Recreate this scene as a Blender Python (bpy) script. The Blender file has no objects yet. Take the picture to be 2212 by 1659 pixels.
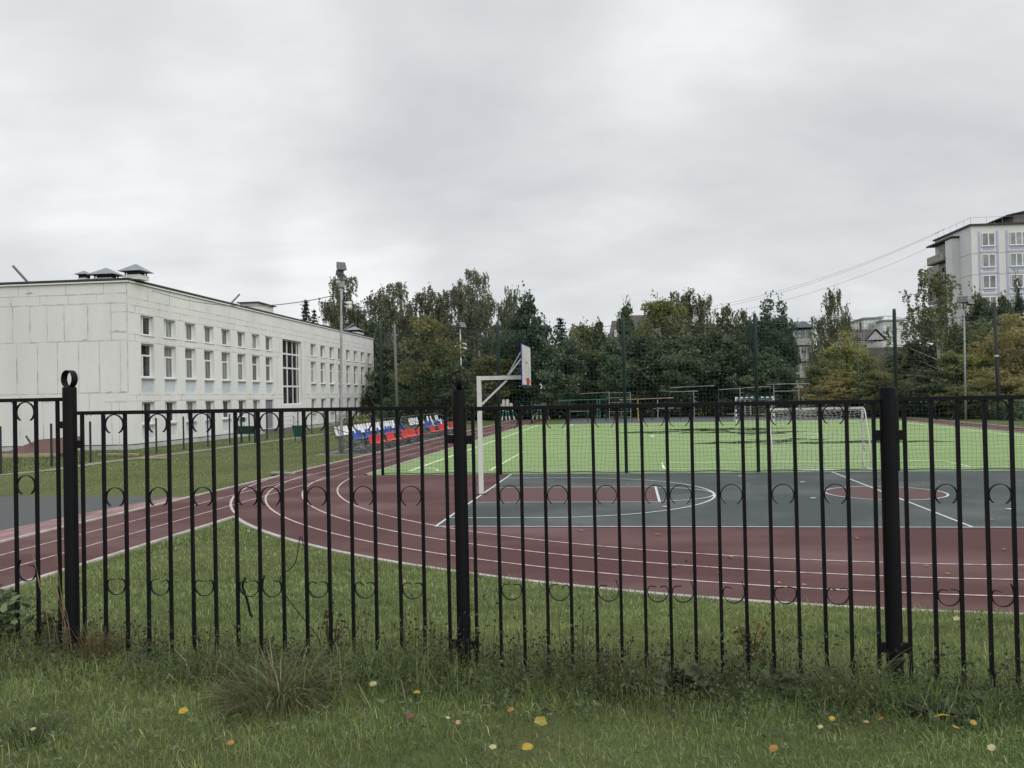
import bpy, bmesh, math, random
import numpy as np
from math import sin, cos, pi, radians, sqrt
from mathutils import Vector, Matrix
from mathutils.geometry import tessellate_polygon
random.seed(7); RNG = np.random.default_rng(11)
SC = bpy.context.scene; COL = SC.collection

# ---------------------------------------------------------------- camera
# site frame: X along the court sideline, Y away from the street fence, Z up; the track lies at z = 0
FOC = 1775.0                                   # focal length in units of a 2212-wide frame
PITCH, ROLL, YAW, EYE = 24/FOC, .021, .142, 2.6
fw = Vector((-sin(YAW)*cos(PITCH), cos(YAW)*cos(PITCH), sin(PITCH)))
r0 = fw.cross(Vector((0, 0, 1))).normalized(); u0 = r0.cross(fw)
rt = r0*cos(ROLL) - u0*sin(ROLL); up = u0*cos(ROLL) + r0*sin(ROLL)
cam = bpy.data.cameras.new('camera'); CAM = bpy.data.objects.new('camera', cam); COL.objects.link(CAM)
M = Matrix((rt, up, -fw)).transposed().to_4x4(); M.translation = Vector((0, 0, EYE)); CAM.matrix_world = M
cam.sensor_width = 36; cam.lens = 36*FOC/2212; cam.clip_start = .05; cam.clip_end = 6000
SC.camera = CAM

def ray(px, py):
    return fw + rt*((px-1106)/FOC) - up*((py-829.5)/FOC)
def at(px, py, Y):                             # the site point seen at px,py at distance Y
    d = ray(px, py); return Vector((0, 0, EYE)) + d*(Y/d.y)
def gnd(px, py, z=0.0):                        # the site point seen at px,py on the level z
    d = ray(px, py); return Vector((0, 0, EYE)) + d*((z-EYE)/d.z)

# ---------------------------------------------------------------- sky, sun, exposure
SUN_DIR = Vector((.60, -.50, .62)).normalized()
W = bpy.data.worlds.new('World'); SC.world = W; W.use_nodes = True
nt = W.node_tree; nt.nodes.clear()
def N(t, **kw):
    n = nt.nodes.new(t)
    for k, v in kw.items(): setattr(n, k, v)
    return n
def L(a, b): nt.links.new(a, b)
def mth(op, a, b=None, c=None):
    n = N('ShaderNodeMath', operation=op)
    for i, v in enumerate((a, b, c)):
        if v is None: continue
        if isinstance(v, (int, float)): n.inputs[i].default_value = v
        else: L(v, n.inputs[i])
    return n.outputs[0]
STR = .1
sky = N('ShaderNodeTexSky', sky_type='NISHITA'); sky.sun_disc = False
sky.sun_elevation = math.asin(SUN_DIR.z); sky.sun_rotation = math.atan2(SUN_DIR.x, SUN_DIR.y)
tc = N('ShaderNodeTexCoord'); sx = N('ShaderNodeSeparateXYZ'); L(tc.outputs['Generated'], sx.inputs[0])
zz = mth('ADD', mth('MAXIMUM', sx.outputs[2], 0.0), .28)
cx = N('ShaderNodeCombineXYZ'); L(mth('DIVIDE', sx.outputs[0], zz), cx.inputs[0]); L(mth('DIVIDE', sx.outputs[1], zz), cx.inputs[1])
mp = N('ShaderNodeMapping'); mp.inputs['Rotation'].default_value = (0, 0, radians(-28)); mp.inputs['Scale'].default_value = (.7, 1.05, 1); mp.inputs['Location'].default_value = (3.1, .9, 0)
L(cx.outputs[0], mp.inputs[0])
n1 = N('ShaderNodeTexNoise'); n1.inputs['Scale'].default_value = 1.5; n1.inputs['Detail'].default_value = 5; n1.inputs['Roughness'].default_value = .5; n1.inputs['Distortion'].default_value = .5
n2 = N('ShaderNodeTexNoise'); n2.inputs['Scale'].default_value = 4.6; n2.inputs['Detail'].default_value = 7; n2.inputs['Roughness'].default_value = .55
L(mp.outputs[0], n1.inputs['Vector']); L(mp.outputs[0], n2.inputs['Vector'])
cl = mth('ADD', mth('MULTIPLY', n1.outputs[0], .68), mth('MULTIPLY', n2.outputs[0], .32))
# banks of thinner and thicker cloud: (pixel, half angle in degrees, amount)
def bank(px, py, w, a):
    global cl
    d = ray(px, py).normalized()
    v = N('ShaderNodeVectorMath', operation='DOT_PRODUCT'); nv = N('ShaderNodeVectorMath', operation='NORMALIZE')
    L(tc.outputs['Generated'], nv.inputs[0]); L(nv.outputs[0], v.inputs[0]); v.inputs[1].default_value = d
    m = N('ShaderNodeMapRange', interpolation_type='SMOOTHERSTEP'); L(v.outputs['Value'], m.inputs[0])
    m.inputs[1].default_value = cos(radians(w)); m.inputs[2].default_value = 1.0
    cl = mth('ADD', cl, mth('MULTIPLY', m.outputs[0], a*(.72 if a > 0 else .75)))
for b in ((560, 110, 9, .16), (120, 420, 9, .15), (330, 470, 8, .13), (760, 545, 7, .17), (1490, 60, 9, .15), (1300, 330, 9, .07), (560, 500, 8, .10),
          (1010, 150, 16, -.03), (420, 230, 10, -.08), (1000, 420, 10, -.07), (1900, 330, 14, -.09), (1350, 520, 9, -.06), (130, 310, 5, -.08), (100, 520, 6, -.05), (2150, 80, 10, -.06)): bank(*b)
rp = N('ShaderNodeValToRGB'); L(cl, rp.inputs[0])
e = rp.color_ramp.elements; e[0].position = .30; e[0].color = (.635, .655, .675, 1); e[1].position = .70; e[1].color = (.945, .955, .96, 1)
m_ = e.new(.5); m_.color = (.760, .780, .798, 1)
zb = N('ShaderNodeMapRange', interpolation_type='SMOOTHSTEP'); L(sx.outputs[2], zb.inputs[0])
zb.inputs[1].default_value = .42; zb.inputs[2].default_value = .95; zb.inputs[3].default_value = 1/STR; zb.inputs[4].default_value = 1.75/STR   # an overcast sky is brightest overhead
vm = N('ShaderNodeVectorMath', operation='SCALE'); L(rp.outputs[0], vm.inputs[0]); L(zb.outputs[0], vm.inputs['Scale'])
mx = N('ShaderNodeMix', data_type='RGBA'); mx.inputs[0].default_value = .96; L(sky.outputs[0], mx.inputs[6]); L(vm.outputs[0], mx.inputs[7])
bg = N('ShaderNodeBackground'); bg.inputs[1].default_value = STR; L(mx.outputs[2], bg.inputs[0])
wo = N('ShaderNodeOutputWorld'); L(bg.outputs[0], wo.inputs[0])
sl = bpy.data.lights.new('sun', 'SUN'); sl.energy = 1.45; sl.angle = radians(50); sl.color = (1, .965, .91)
SUN = bpy.data.objects.new('sun', sl); COL.objects.link(SUN); SUN.rotation_euler = SUN_DIR.to_track_quat('Z', 'Y').to_euler(); SUN.location = (20, -30, 60)
vs = SC.view_settings; vs.view_transform = 'Standard'; vs.look = 'None'; vs.exposure = 0; vs.gamma = 1; vs.use_curve_mapping = False
cy = SC.cycles; cy.max_bounces = 6; cy.diffuse_bounces = 3; cy.glossy_bounces = 3; cy.transparent_max_bounces = 8; cy.use_denoising = True

# ---------------------------------------------------------------- helpers
class MB:
    def __init__(s): s.v = []; s.f = []; s.mi = []; s.cur = 0
    def face(s, *idx): s.f.append(idx); s.mi.append(s.cur)
    def add(s, vs, fs):
        o = len(s.v); s.v += [tuple(v) for v in vs]
        for f in fs: s.face(*[o+i for i in f])
    def box(s, x0, x1, y0, y1, z0, z1, R=None):
        vs = [Vector((x, y, z)) for x in (x0, x1) for y in (y0, y1) for z in (z0, z1)]
        if R is not None: vs = [R @ v for v in vs]
        s.add(vs, [(0, 1, 3, 2), (4, 6, 7, 5), (0, 4, 5, 1), (2, 3, 7, 6), (0, 2, 6, 4), (1, 5, 7, 3)])
    def beam(s, a, b, w, h=None, upv=(0, 0, 1)):
        a, b = Vector(a), Vector(b); d = (b-a).normalized(); U = Vector(upv)
        if abs(d.dot(U)) > .98: U = Vector((0, 1, 0))
        x = d.cross(U).normalized(); y = x.cross(d); h = h or w
        vs = [p + x*sx_*w/2 + y*sy_*h/2 for p in (a, b) for sx_, sy_ in ((-1, -1), (1, -1), (1, 1), (-1, 1))]
        s.add(vs, [(3, 2, 1, 0), (4, 5, 6, 7), (0, 1, 5, 4), (1, 2, 6, 5), (2, 3, 7, 6), (3, 0, 4, 7)])
    def tube(s, pts, r, n=6, cap=True):
        pts = [Vector(p) for p in pts]; m = len(pts); rs = r if isinstance(r, (list, tuple)) else [r]*m
        o = len(s.v); px = None
        for i, p in enumerate(pts):
            d = (pts[min(i+1, m-1)] - pts[max(i-1, 0)])
            d = d.normalized() if d.length > 1e-9 else Vector((0, 0, 1))
            if px is None:
                U = Vector((0, 0, 1)) if abs(d.z) < .9 else Vector((1, 0, 0)); px = d.cross(U).normalized()
            else: px = (px - d*px.dot(d)).normalized()
            y = d.cross(px)
            for k in range(n):
                a = 2*pi*k/n; s.v.append(tuple(p + px*cos(a)*rs[i] + y*sin(a)*rs[i]))
        for i in range(m-1):
            for k in range(n):
                k2 = (k+1) % n; s.face(o+i*n+k, o+i*n+k2, o+(i+1)*n+k2, o+(i+1)*n+k)
        if cap: s.face(*[o+k for k in reversed(range(n))]); s.face(*[o+(m-1)*n+k for k in range(n)])
    def poly(s, pts, z=None):
        P = [Vector((p[0], p[1], p[2] if z is None else z)) for p in pts]
        tr = tessellate_polygon([[Vector((p.x, p.y, 0)) for p in P]])
        fs = []
        for t in tr:
            a, b, c = (P[i] for i in t)
            fs.append(t if (b-a).cross(c-a).z > 0 else tuple(reversed(t)))
        s.add(P, fs)
    def strip(s, pts, w, z):                   # a painted line of width w along a polyline
        P = [Vector((p[0], p[1])) for p in pts]; m = len(P); vs = []
        closed = (P[0]-P[-1]).length < 1e-6
        for i in range(m):
            a = P[i-1] if i else (P[-2] if closed else P[0]); b = P[i+1] if i < m-1 else (P[1] if closed else P[-1])
            d = (b-a).normalized(); nn = Vector((-d.y, d.x))
            vs += [(*(P[i]+nn*w/2), z), (*(P[i]-nn*w/2), z)]
        s.add(vs, [(2*i, 2*i+1, 2*i+3, 2*i+2) for i in range(m-1)])
    def lathe(s, prof, c=(0, 0, 0), n=12):
        o = len(s.v)
        for r, z in prof:
            for k in range(n):
                a = 2*pi*k/n; s.v.append((c[0]+r*cos(a), c[1]+r*sin(a), c[2]+z))
        for i in range(len(prof)-1):
            for k in range(n):
                k2 = (k+1) % n; s.face(o+i*n+k, o+i*n+k2, o+(i+1)*n+k2, o+(i+1)*n+k)
        s.face(*[o+k for k in reversed(range(n))]); s.face(*[o+(len(prof)-1)*n+k for k in range(n)])
    def build(s, name, mat, parent=None, smooth=False, loc=None):
        me = bpy.data.meshes.new(name); me.from_pydata(s.v, [], s.f)
        mats = mat if isinstance(mat, (list, tuple)) else [mat]
        for m in mats: me.materials.append(m)
        if len(mats) > 1: me.polygons.foreach_set('material_index', s.mi)
        if smooth: me.polygons.foreach_set('use_smooth', [True]*len(me.polygons))
        me.update()
        return link(name, me, parent, loc)
def link(name, me, parent=None, loc=None):
    o = bpy.data.objects.new(name, me); COL.objects.link(o)
    if parent is not None: o.parent = parent
    if loc is not None: o.location = loc
    return o
def tag(o, label=None, cat=None, group=None, kind=None):
    if label: o['label'] = label
    if cat: o['category'] = cat
    if group: o['group'] = group
    if kind: o['kind'] = kind
    return o
def thing(name, label, cat, loc=(0, 0, 0), rz=0, group=None):
    o = bpy.data.objects.new(name, None); COL.objects.link(o); o.location = loc; o.rotation_euler = (0, 0, rz)
    o.empty_display_size = .2
    return tag(o, label, cat, group)
def copy_tree(o, parent=None):
    c = o.copy(); COL.objects.link(c)
    if parent is not None: c.parent = parent
    for ch in KIDS(o): copy_tree(ch, c)
    return c
def KIDS(o): return [x for x in COL.objects if x.parent == o]
def copy_thing(o, kids, loc, rz, sc, label):
    c = o.copy(); COL.objects.link(c); c.location = loc; c.rotation_euler = (0, 0, rz); c.scale = sc; c['label'] = label
    for k in kids:
        d = k.copy(); COL.objects.link(d); d.parent = c
    return c
def arc(cx_, cy_, r, a0, a1, n=48):
    return [(cx_+r*cos(radians(a0+(a1-a0)*i/n)), cy_+r*sin(radians(a0+(a1-a0)*i/n))) for i in range(n+1)]
def np_mesh(name, V, quads, tris=None, mat=None, col=None):
    nq = len(quads); ntx = 0 if tris is None else len(tris)
    me = bpy.data.meshes.new(name); me.vertices.add(len(V)); me.vertices.foreach_set('co', np.asarray(V, np.float32).ravel())
    loops = np.asarray(quads, np.int32).ravel()
    if ntx: loops = np.concatenate([loops, np.asarray(tris, np.int32).ravel()])
    me.loops.add(len(loops)); me.loops.foreach_set('vertex_index', loops)
    me.polygons.add(nq+ntx)
    me.polygons.foreach_set('loop_start', np.concatenate([np.arange(nq)*4, nq*4+np.arange(ntx)*3]).astype(np.int32))
    if col is not None:
        at_ = me.color_attributes.new('tint', 'FLOAT_COLOR', 'POINT'); at_.data.foreach_set('color', np.asarray(col, np.float32).ravel())
    if mat: me.materials.append(mat)
    me.update(calc_edges=True); me.validate()
    return me

# ---------------------------------------------------------------- materials
def mat(name, c, rough=.7, c2=None, scale=5., detail=4, bump=0., bscale=None, metal=0., spec=.5, lo=.35, hi=.65, coat=0., rough2=None, c3=None, s3=.4, stretch=None, obj_rand=0.):
    m = bpy.data.materials.new(name); m.use_nodes = True; t = m.node_tree; b = t.nodes['Principled BSDF']
    nn = t.nodes.new; lk = t.links.new
    b.inputs['Base Color'].default_value = (*c, 1); b.inputs['Roughness'].default_value = rough; b.inputs['Metallic'].default_value = metal
    b.inputs['Specular IOR Level'].default_value = spec; b.inputs['Coat Weight'].default_value = coat
    tcn = nn('ShaderNodeTexCoord'); vec = tcn.outputs['Object']
    if stretch:
        mpn = nn('ShaderNodeMapping'); mpn.inputs['Scale'].default_value = stretch; lk(vec, mpn.inputs[0]); vec = mpn.outputs[0]
    out = None
    if c2:
        nz = nn('ShaderNodeTexNoise'); nz.inputs['Scale'].default_value = scale; nz.inputs['Detail'].default_value = detail; nz.inputs['Roughness'].default_value = .62; lk(vec, nz.inputs['Vector'])
        mr = nn('ShaderNodeMapRange'); mr.inputs[1].default_value = lo; mr.inputs[2].default_value = hi; lk(nz.outputs[0], mr.inputs[0])
        mxn = nn('ShaderNodeMix'); mxn.data_type = 'RGBA'; mxn.inputs[6].default_value = (*c, 1); mxn.inputs[7].default_value = (*c2, 1); lk(mr.outputs[0], mxn.inputs[0]); out = mxn.outputs[2]
        if rough2 is not None:
            m2 = nn('ShaderNodeMapRange'); m2.inputs[1].default_value = lo; m2.inputs[2].default_value = hi; m2.inputs[3].default_value = rough; m2.inputs[4].default_value = rough2; lk(nz.outputs[0], m2.inputs[0]); lk(m2.outputs[0], b.inputs['Roughness'])
    if c3:
        nz3 = nn('ShaderNodeTexNoise'); nz3.inputs['Scale'].default_value = s3; nz3.inputs['Detail'].default_value = 5; lk(vec, nz3.inputs['Vector'])
        mr3 = nn('ShaderNodeMapRange'); mr3.inputs[1].default_value = .45; mr3.inputs[2].default_value = .7; lk(nz3.outputs[0], mr3.inputs[0])
        mx3 = nn('ShaderNodeMix'); mx3.data_type = 'RGBA'; mx3.inputs[7].default_value = (*c3, 1); lk(mr3.outputs[0], mx3.inputs[0])
        if out is not None: lk(out, mx3.inputs[6])
        else: mx3.inputs[6].default_value = (*c, 1)
        out = mx3.outputs[2]
    if obj_rand:
        oi = nn('ShaderNodeObjectInfo'); hs = nn('ShaderNodeHueSaturation'); mrr = nn('ShaderNodeMapRange'); mrr.inputs[3].default_value = 1-obj_rand; mrr.inputs[4].default_value = 1+obj_rand
        lk(oi.outputs['Random'], mrr.inputs[0]); lk(mrr.outputs[0], hs.inputs['Value'])
        if out is not None: lk(out, hs.inputs['Color'])
        else: hs.inputs['Color'].default_value = (*c, 1)
        out = hs.outputs[0]
    if out is not None: lk(out, b.inputs['Base Color'])
    if bump:
        nb = nn('ShaderNodeTexNoise'); nb.inputs['Scale'].default_value = bscale or scale*3; nb.inputs['Detail'].default_value = 3; lk(vec, nb.inputs['Vector'])
        bp = nn('ShaderNodeBump'); bp.inputs['Strength'].default_value = bump; bp.inputs['Distance'].default_value = .02; lk(nb.outputs[0], bp.inputs['Height']); lk(bp.outputs[0], b.inputs['Normal'])
    return m
def leaf_mat(name, trans=.35, vary=.18, hue=.02, rough=.55):
    m = bpy.data.materials.new(name); m.use_nodes = True; t = m.node_tree; t.nodes.clear(); nn = t.nodes.new; lk = t.links.new
    a = nn('ShaderNodeAttribute'); a.attribute_name = 'tint'; oi = nn('ShaderNodeObjectInfo'); hs = nn('ShaderNodeHueSaturation')
    mr = nn('ShaderNodeMapRange'); mr.inputs[3].default_value = 1-vary; mr.inputs[4].default_value = 1+vary; lk(oi.outputs['Random'], mr.inputs[0]); lk(mr.outputs[0], hs.inputs['Value'])
    mr2 = nn('ShaderNodeMapRange'); mr2.inputs[3].default_value = .5-hue; mr2.inputs[4].default_value = .5+hue; lk(oi.outputs['Random'], mr2.inputs[0]); lk(mr2.outputs[0], hs.inputs['Hue'])
    lk(a.outputs['Color'], hs.inputs['Color'])
    p = nn('ShaderNodeBsdfPrincipled'); p.inputs['Roughness'].default_value = rough; p.inputs['Specular IOR Level'].default_value = .35; lk(hs.outputs[0], p.inputs['Base Color'])
    tr = nn('ShaderNodeBsdfTranslucent'); lk(hs.outputs[0], tr.inputs[0]); ms = nn('ShaderNodeMixShader'); ms.inputs[0].default_value = trans
    o = nn('ShaderNodeOutputMaterial'); lk(p.outputs[0], ms.inputs[1]); lk(tr.outputs[0], ms.inputs[2]); lk(ms.outputs[0], o.inputs[0])
    return m

m_ground = mat('lawn soil', (.085, .108, .036), .95, (.105, .105, .045), 2.2, 6, .6, 30, spec=.2, c3=(.062, .085, .028), s3=.35)
m_track = mat('red rubber track', (.108, .046, .045), .88, (.066, .030, .030), 26, 3, .35, 120, c3=(.150, .088, .084), s3=.33, rough2=.75, spec=.2, stretch=(.7, 1.3, 1), lo=.42, hi=.58)
m_court = mat('grey rubber court', (.052, .066, .065), .7, (.034, .044, .045), 26, 3, .3, 120, c3=(.090, .104, .103), s3=.4, spec=.3, lo=.42, hi=.58)
m_courtred = mat('red rubber paint', (.104, .045, .043), .8, (.078, .037, .037), 55, 4, .2, 300)
m_turf = mat('artificial turf', (.222, .325, .130), .9, (.262, .352, .158), .5, 6, .5, 260, spec=.2, c3=(.198, .292, .118), s3=2.5, stretch=(.5, 2.2, 1))
m_asph = mat('asphalt', (.050, .058, .060), .75, (.064, .071, .073), 12, 6, .3, 160)
m_pad = mat('grey rubber pad', (.095, .098, .104), .75, (.075, .078, .082), 4, 5)
m_line = mat('white line paint', (.54, .46, .45), .7, (.26, .17, .165), 7, 6, lo=.44, hi=.68)
m_courtline = mat('court line paint', (.56, .58, .57), .6, (.36, .37, .37), 9, 5, lo=.5, hi=.75)
m_turfline = mat('turf line', (.66, .74, .50), .8, (.50, .60, .34), 6, 5, lo=.5, hi=.75)
m_kerb = mat('concrete kerb', (.46, .43, .40), .85, (.30, .28, .25), 3, 6, .3, 40)
m_worn = mat('worn pink surface', (.29, .185, .18), .8, (.17, .085, .085), 2.2, 6, lo=.38, hi=.62, stretch=(2, .5, 1))
m_path = mat('worn concrete path', (.24, .235, .21), .9, (.14, .14, .10), 1.2, 6, .3, 30)
m_black = mat('black fence paint', (.0042, .0052, .0080), .55, (.006, .0062, .0080), 9, 5, .12, 50, spec=.16, c3=(.0095, .0070, .0075), s3=3.)
m_netgreen = mat('dark green net cord', (.026, .066, .053), .7)
m_greenpaint = mat('dark green pole paint', (.005, .024, .020), .5, (.008, .030, .024), 4)
m_white = mat('white enamel', (.66, .655, .63), .45, (.52, .51, .48), 6, 5, lo=.55, hi=.8)
m_peel = mat('peeling white paint', (.58, .58, .57), .6, (.10, .11, .13), 9, 6, lo=.54, hi=.62, stretch=(1, 1, .5))
m_blue = mat('blue paint', (.018, .022, .20), .45)
m_red = mat('red paint', (.42, .03, .03), .5)
m_board = mat('weathered white board', (.60, .60, .575), .5, (.47, .47, .44), 3, 6, lo=.45, hi=.7)
m_galv = mat('galvanised steel', (.16, .165, .17), .55, (.11, .115, .12), 6, 5, metal=.3)
m_lamp = mat('floodlight housing', (.10, .105, .11), .5, (.07, .075, .08), 6, 4)
m_pole = mat('grey painted pole', (.33, .34, .345), .6, (.25, .26, .265), 5, 5)
m_conc = mat('old concrete pole', (.17, .165, .15), .9, (.12, .115, .105), 3, 5, .3, 20)
m_dark = mat('dark metal', (.02, .022, .025), .6)
m_seatw = mat('white plastic seat', (.72, .73, .74), .35, obj_rand=.06)
m_seatb = mat('blue plastic seat', (.035, .085, .36), .35, obj_rand=.25)
m_seatr = mat('red plastic seat', (.60, .055, .050), .35, obj_rand=.15)
m_teal = mat('teal paint', (.02, .17, .15), .5)
m_yellow = mat('yellow paint', (.50, .36, .06), .5)
m_wood = mat('pale plank', (.42, .33, .22), .8, (.3, .23, .16), 4)
m_water = mat('puddle water', (.05, .085, .045), .06, spec=.5)
def ragged(m, scale, stretch, lo, hi):                          # fibres standing out of the water: real gaps in the sheet
    t = m.node_tree; nn = t.nodes.new; lk = t.links.new; o = t.nodes['Material Output']; b_ = t.nodes['Principled BSDF']
    c = nn('ShaderNodeTexCoord'); q = nn('ShaderNodeMapping'); q.inputs['Scale'].default_value = stretch; lk(c.outputs['Object'], q.inputs[0])
    z_ = nn('ShaderNodeTexNoise'); z_.inputs['Scale'].default_value = scale; z_.inputs['Detail'].default_value = 6; lk(q.outputs[0], z_.inputs['Vector'])
    r_ = nn('ShaderNodeMapRange'); r_.inputs[1].default_value = lo; r_.inputs[2].default_value = hi; lk(z_.outputs[0], r_.inputs[0])
    tr = nn('ShaderNodeBsdfTransparent'); ms = nn('ShaderNodeMixShader'); lk(r_.outputs[0], ms.inputs[0]); lk(tr.outputs[0], ms.inputs[1]); lk(b_.outputs[0], ms.inputs[2]); lk(ms.outputs[0], o.inputs['Surface'])
ragged(m_water, 1.1, (.9, 2.4, 1), .40, .60)
m_rack = mat('greyed white enamel', (.32, .34, .33), .55, (.22, .24, .235), 4, 5)
m_rubble = mat('rusty sheet metal', (.13, .062, .05), .8, (.085, .045, .04), 3, 6, .3, 20)
m_binbody = mat('green bin paint', (.010, .075, .055), .5, (.014, .06, .045), 6)

# ---------------------------------------------------------------- ground and sports surfaces
OC = (5.5, 27.4); R0 = 17.45
def track_dist(x, y):
    x = np.asarray(x, float); y = np.asarray(y, float)
    d1 = np.hypot(x-OC[0], np.minimum(y-OC[1], 0)) - R0
    d1 = np.where(y > OC[1], np.maximum(np.abs(x-OC[0])-R0, 0), d1)
    d2 = np.hypot(np.maximum(np.maximum(-11.9-x, x+8.85), 0), np.maximum(-60-y, 0))
    return np.maximum(np.minimum(d1, d2), 0)
def height(x, y):
    x = np.asarray(x, float); y = np.asarray(y, float)
    dt = track_dist(x, y); df = np.maximum(y-5.1, 0)
    h0 = 1.008 - .017*np.clip(x, -6, 6)
    h = h0*dt/(dt+df+.3)
    side = np.clip((x+8.85)/1.5, 0, 1)
    h = h*np.where(x < -8.85, 0, 1)
    h = h + .018*np.sin(x*2.1+y*1.3)*np.sin(y*1.7-x*.6)*np.clip(dt, 0, 1)
    return np.where(dt <= 0, -.05, h - .012)
def ground_sheet():
    def axis(stops):
        out = [stops[0][0]]
        for (a, st), (b, _) in zip(stops[:-1], stops[1:]):
            n = max(1, round((b-a)/st)); out += [a+(b-a)*(i+1)/n for i in range(n)]
        return np.array(out)
    xs = axis([(-3000, 600), (-600, 100), (-100, 10), (-40, 2), (-14, .25), (16, .5), (30, 2), (60, 20), (200, 100), (600, 600), (3000, 1)])
    ys = axis([(-600, 100), (-100, 20), (-10, .5), (2, .25), (14, .3), (22, 1), (40, 4), (120, 20), (400, 100), (1000, 500), (4000, 1)])
    X, Y = np.meshgrid(xs, ys); Z = height(X, Y)
    far = (np.abs(X) > 60) | (Y > 100) | (Y < -20); Z = np.where(far, -.02, Z)
    V = np.stack([X, Y, Z], -1).reshape(-1, 3); nx = len(xs); i, j = np.meshgrid(np.arange(nx-1), np.arange(len(ys)-1)); b = (j*nx+i).ravel()
    me = np_mesh('ground', V, np.stack([b, b+1, b+nx+1, b+nx], -1), mat=m_ground)
    me.polygons.foreach_set('use_smooth', [True]*len(me.polygons))
    return tag(link('ground', me), kind='structure')
ground_sheet()
def sheet(name, pts, z, m):
    b = MB(); b.poly(pts, z); return tag(b.build(name, m), kind='structure')
# track: the straight, the near bend and everything inside it up to the turf, the far straight
ycross = OC[1] - sqrt(R0**2 - (-8.87-OC[0])**2); a0 = math.degrees(math.atan2(ycross-OC[1], -8.87-OC[0])) % 360
outline = [(-11.87, -40), (-8.87, -40)] + arc(*OC, R0, a0, 360, 60) + [(22.95, 74), (20.6, 74), (20.6, 26.75), (-8.85, 26.75), (-8.85, 86), (-11.87, 86)]
sheet('running_track', outline, 0.0, m_track)
sheet('artificial_turf', [(-8.85, 26.75), (20.6, 26.75), (20.6, 70.6), (-8.85, 70.6)], .006, m_turf)
sheet('basketball_court', [(-3.9, 16.05), (16.2, 16.05), (16.2, 26.74), (-3.9, 26.74)], .005, m_court)
sheet('court_key', [(-3.9, 19.7), (.62, 19.7), (.62, 22.86), (-3.9, 22.86)], .009, m_courtred)
sheet('centre_circle', arc(6.14, 21.3, 1.38, 0, 360, 48)[:-1], .009, m_courtred)
sheet('workout_pad', [(-6.3, 70.75), (22, 70.75), (22, 87), (-6.3, 87)], -.004, m_pad)
sheet('asphalt_area', [(-18.8, 13.0), (-13.1, 13.0), (-13.0, 17.6), (-12.55, 21.0), (-19.2, 21.3), (-40, 21.8), (-40, 13)], .004, m_asph)
sheet('worn_strip', [(-13.1, 6.0), (-11.98, 6.0), (-11.98, 21.0), (-12.55, 21.0), (-13.0, 17.6), (-13.1, 13)], .003, m_worn)
pth = [(-15, 20.5), (-20.2, 24.5), (-23.2, 28.5), (-24.2, 33), (-24.6, 38), (-25.0, 46), (-25.6, 54), (-27, 66), (-28.6, 76)]
pth = [(-60, 25.5), (-40, 26.2), (-30, 26.6), (-23.6, 27.6), (-22.9, 30), (-23.2, 34), (-22.7, 40), (-22.6, 47), (-22.6, 54), (-23, 66), (-23.5, 78)]
b = MB(); b.strip(pth, .75, .004); tag(b.build('path', m_path), kind='structure')
# painted lines
def lines(name, segs, z, m):
    b = MB()
    for i, (p, w) in enumerate(segs): b.strip(p, w, z + .0004*(i % 7))
    return tag(b.build(name, m), kind='structure')
lane = []
for x in (-10.9, -9.87): lane.append(([(x, -40), (x, 86)], .046))
for r in (16.55, 15.6, 14.65): lane.append((arc(*OC, r, 180 if r > 16 else 184, 360, 80), .048))
lane.append((arc(*OC, 17.4, 180, a0, 16), .06))
lane.append(([(22.0, 27.5), (22.0, 74)], .055)); lane.append(([(21.3, 27.5), (21.3, 74)], .055))
lines('track_lines', lane, .006, m_line)
b = MB(); b.strip([(-3.93, 16.08), (16.2, 16.08)], .055, .0125); b.strip([(-3.9, 26.7), (16.2, 26.7)], .055, .0125); b.strip([(-3.9, 16.11), (-3.9, 26.67)], .055, .0127)
b.strip([(6.15, 16.11), (6.15, 26.67)], .055, .0129); b.strip(arc(6.14, 21.3, 1.38, 0, 360, 56), .05, .0133)
b.strip([(-3.87, 19.7), (.62, 19.7)], .05, .0131); b.strip([(-3.87, 22.86), (.62, 22.86)], .05, .0131); b.strip([(.64, 19.68), (.64, 22.88)], .06, .0135)
b.strip(arc(.66, 21.28, 1.38, -88, 88, 32), .05, .0137); b.strip([(-3.87, 17.2), (-2.05, 17.2)] + arc(-2.05, 21.3, 4.1, -90, 90, 44) + [(-3.87, 25.4)], .055, .0139)
b.build('court_lines', m_courtline)['kind'] = 'structure'
tl = [([(-7.72, 28.1), (-7.72, 69.9)], .12), ([(19.55, 28.1), (19.55, 69.9)], .12), ([(-7.8, 28.1), (19.6, 28.1)], .11), ([(-7.8, 69.9), (19.6, 69.9)], .11), ([(-7.7, 49), (19.5, 49)], .11),
      (arc(5.9, 49, 4.7, 0, 360, 64), .12), ([(-4.85, 28.1), (-4.85, 37.4), (16.7, 37.4), (16.7, 28.1)], .12), ([(1.1, 28.1), (1.1, 30.5), (10.7, 30.5), (10.7, 28.1)], .12),
      ([(-4.85, 69.9), (-4.85, 60.6), (16.7, 60.6), (16.7, 69.9)], .12), ([(1.1, 69.9), (1.1, 67.5), (10.7, 67.5), (10.7, 69.9)], .12),
      (arc(-7.72, 28.1, 1.0, 0, 90, 12), .1), (arc(19.55, 28.1, 1.0, 90, 180, 12), .1), (arc(5.9, 34.6, 3.6, 51, 129, 16), .1), ([(5.4, 33.6), (6.4, 33.6)], .08)]
lines('pitch_lines', tl, .0125, m_turfline)
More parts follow.
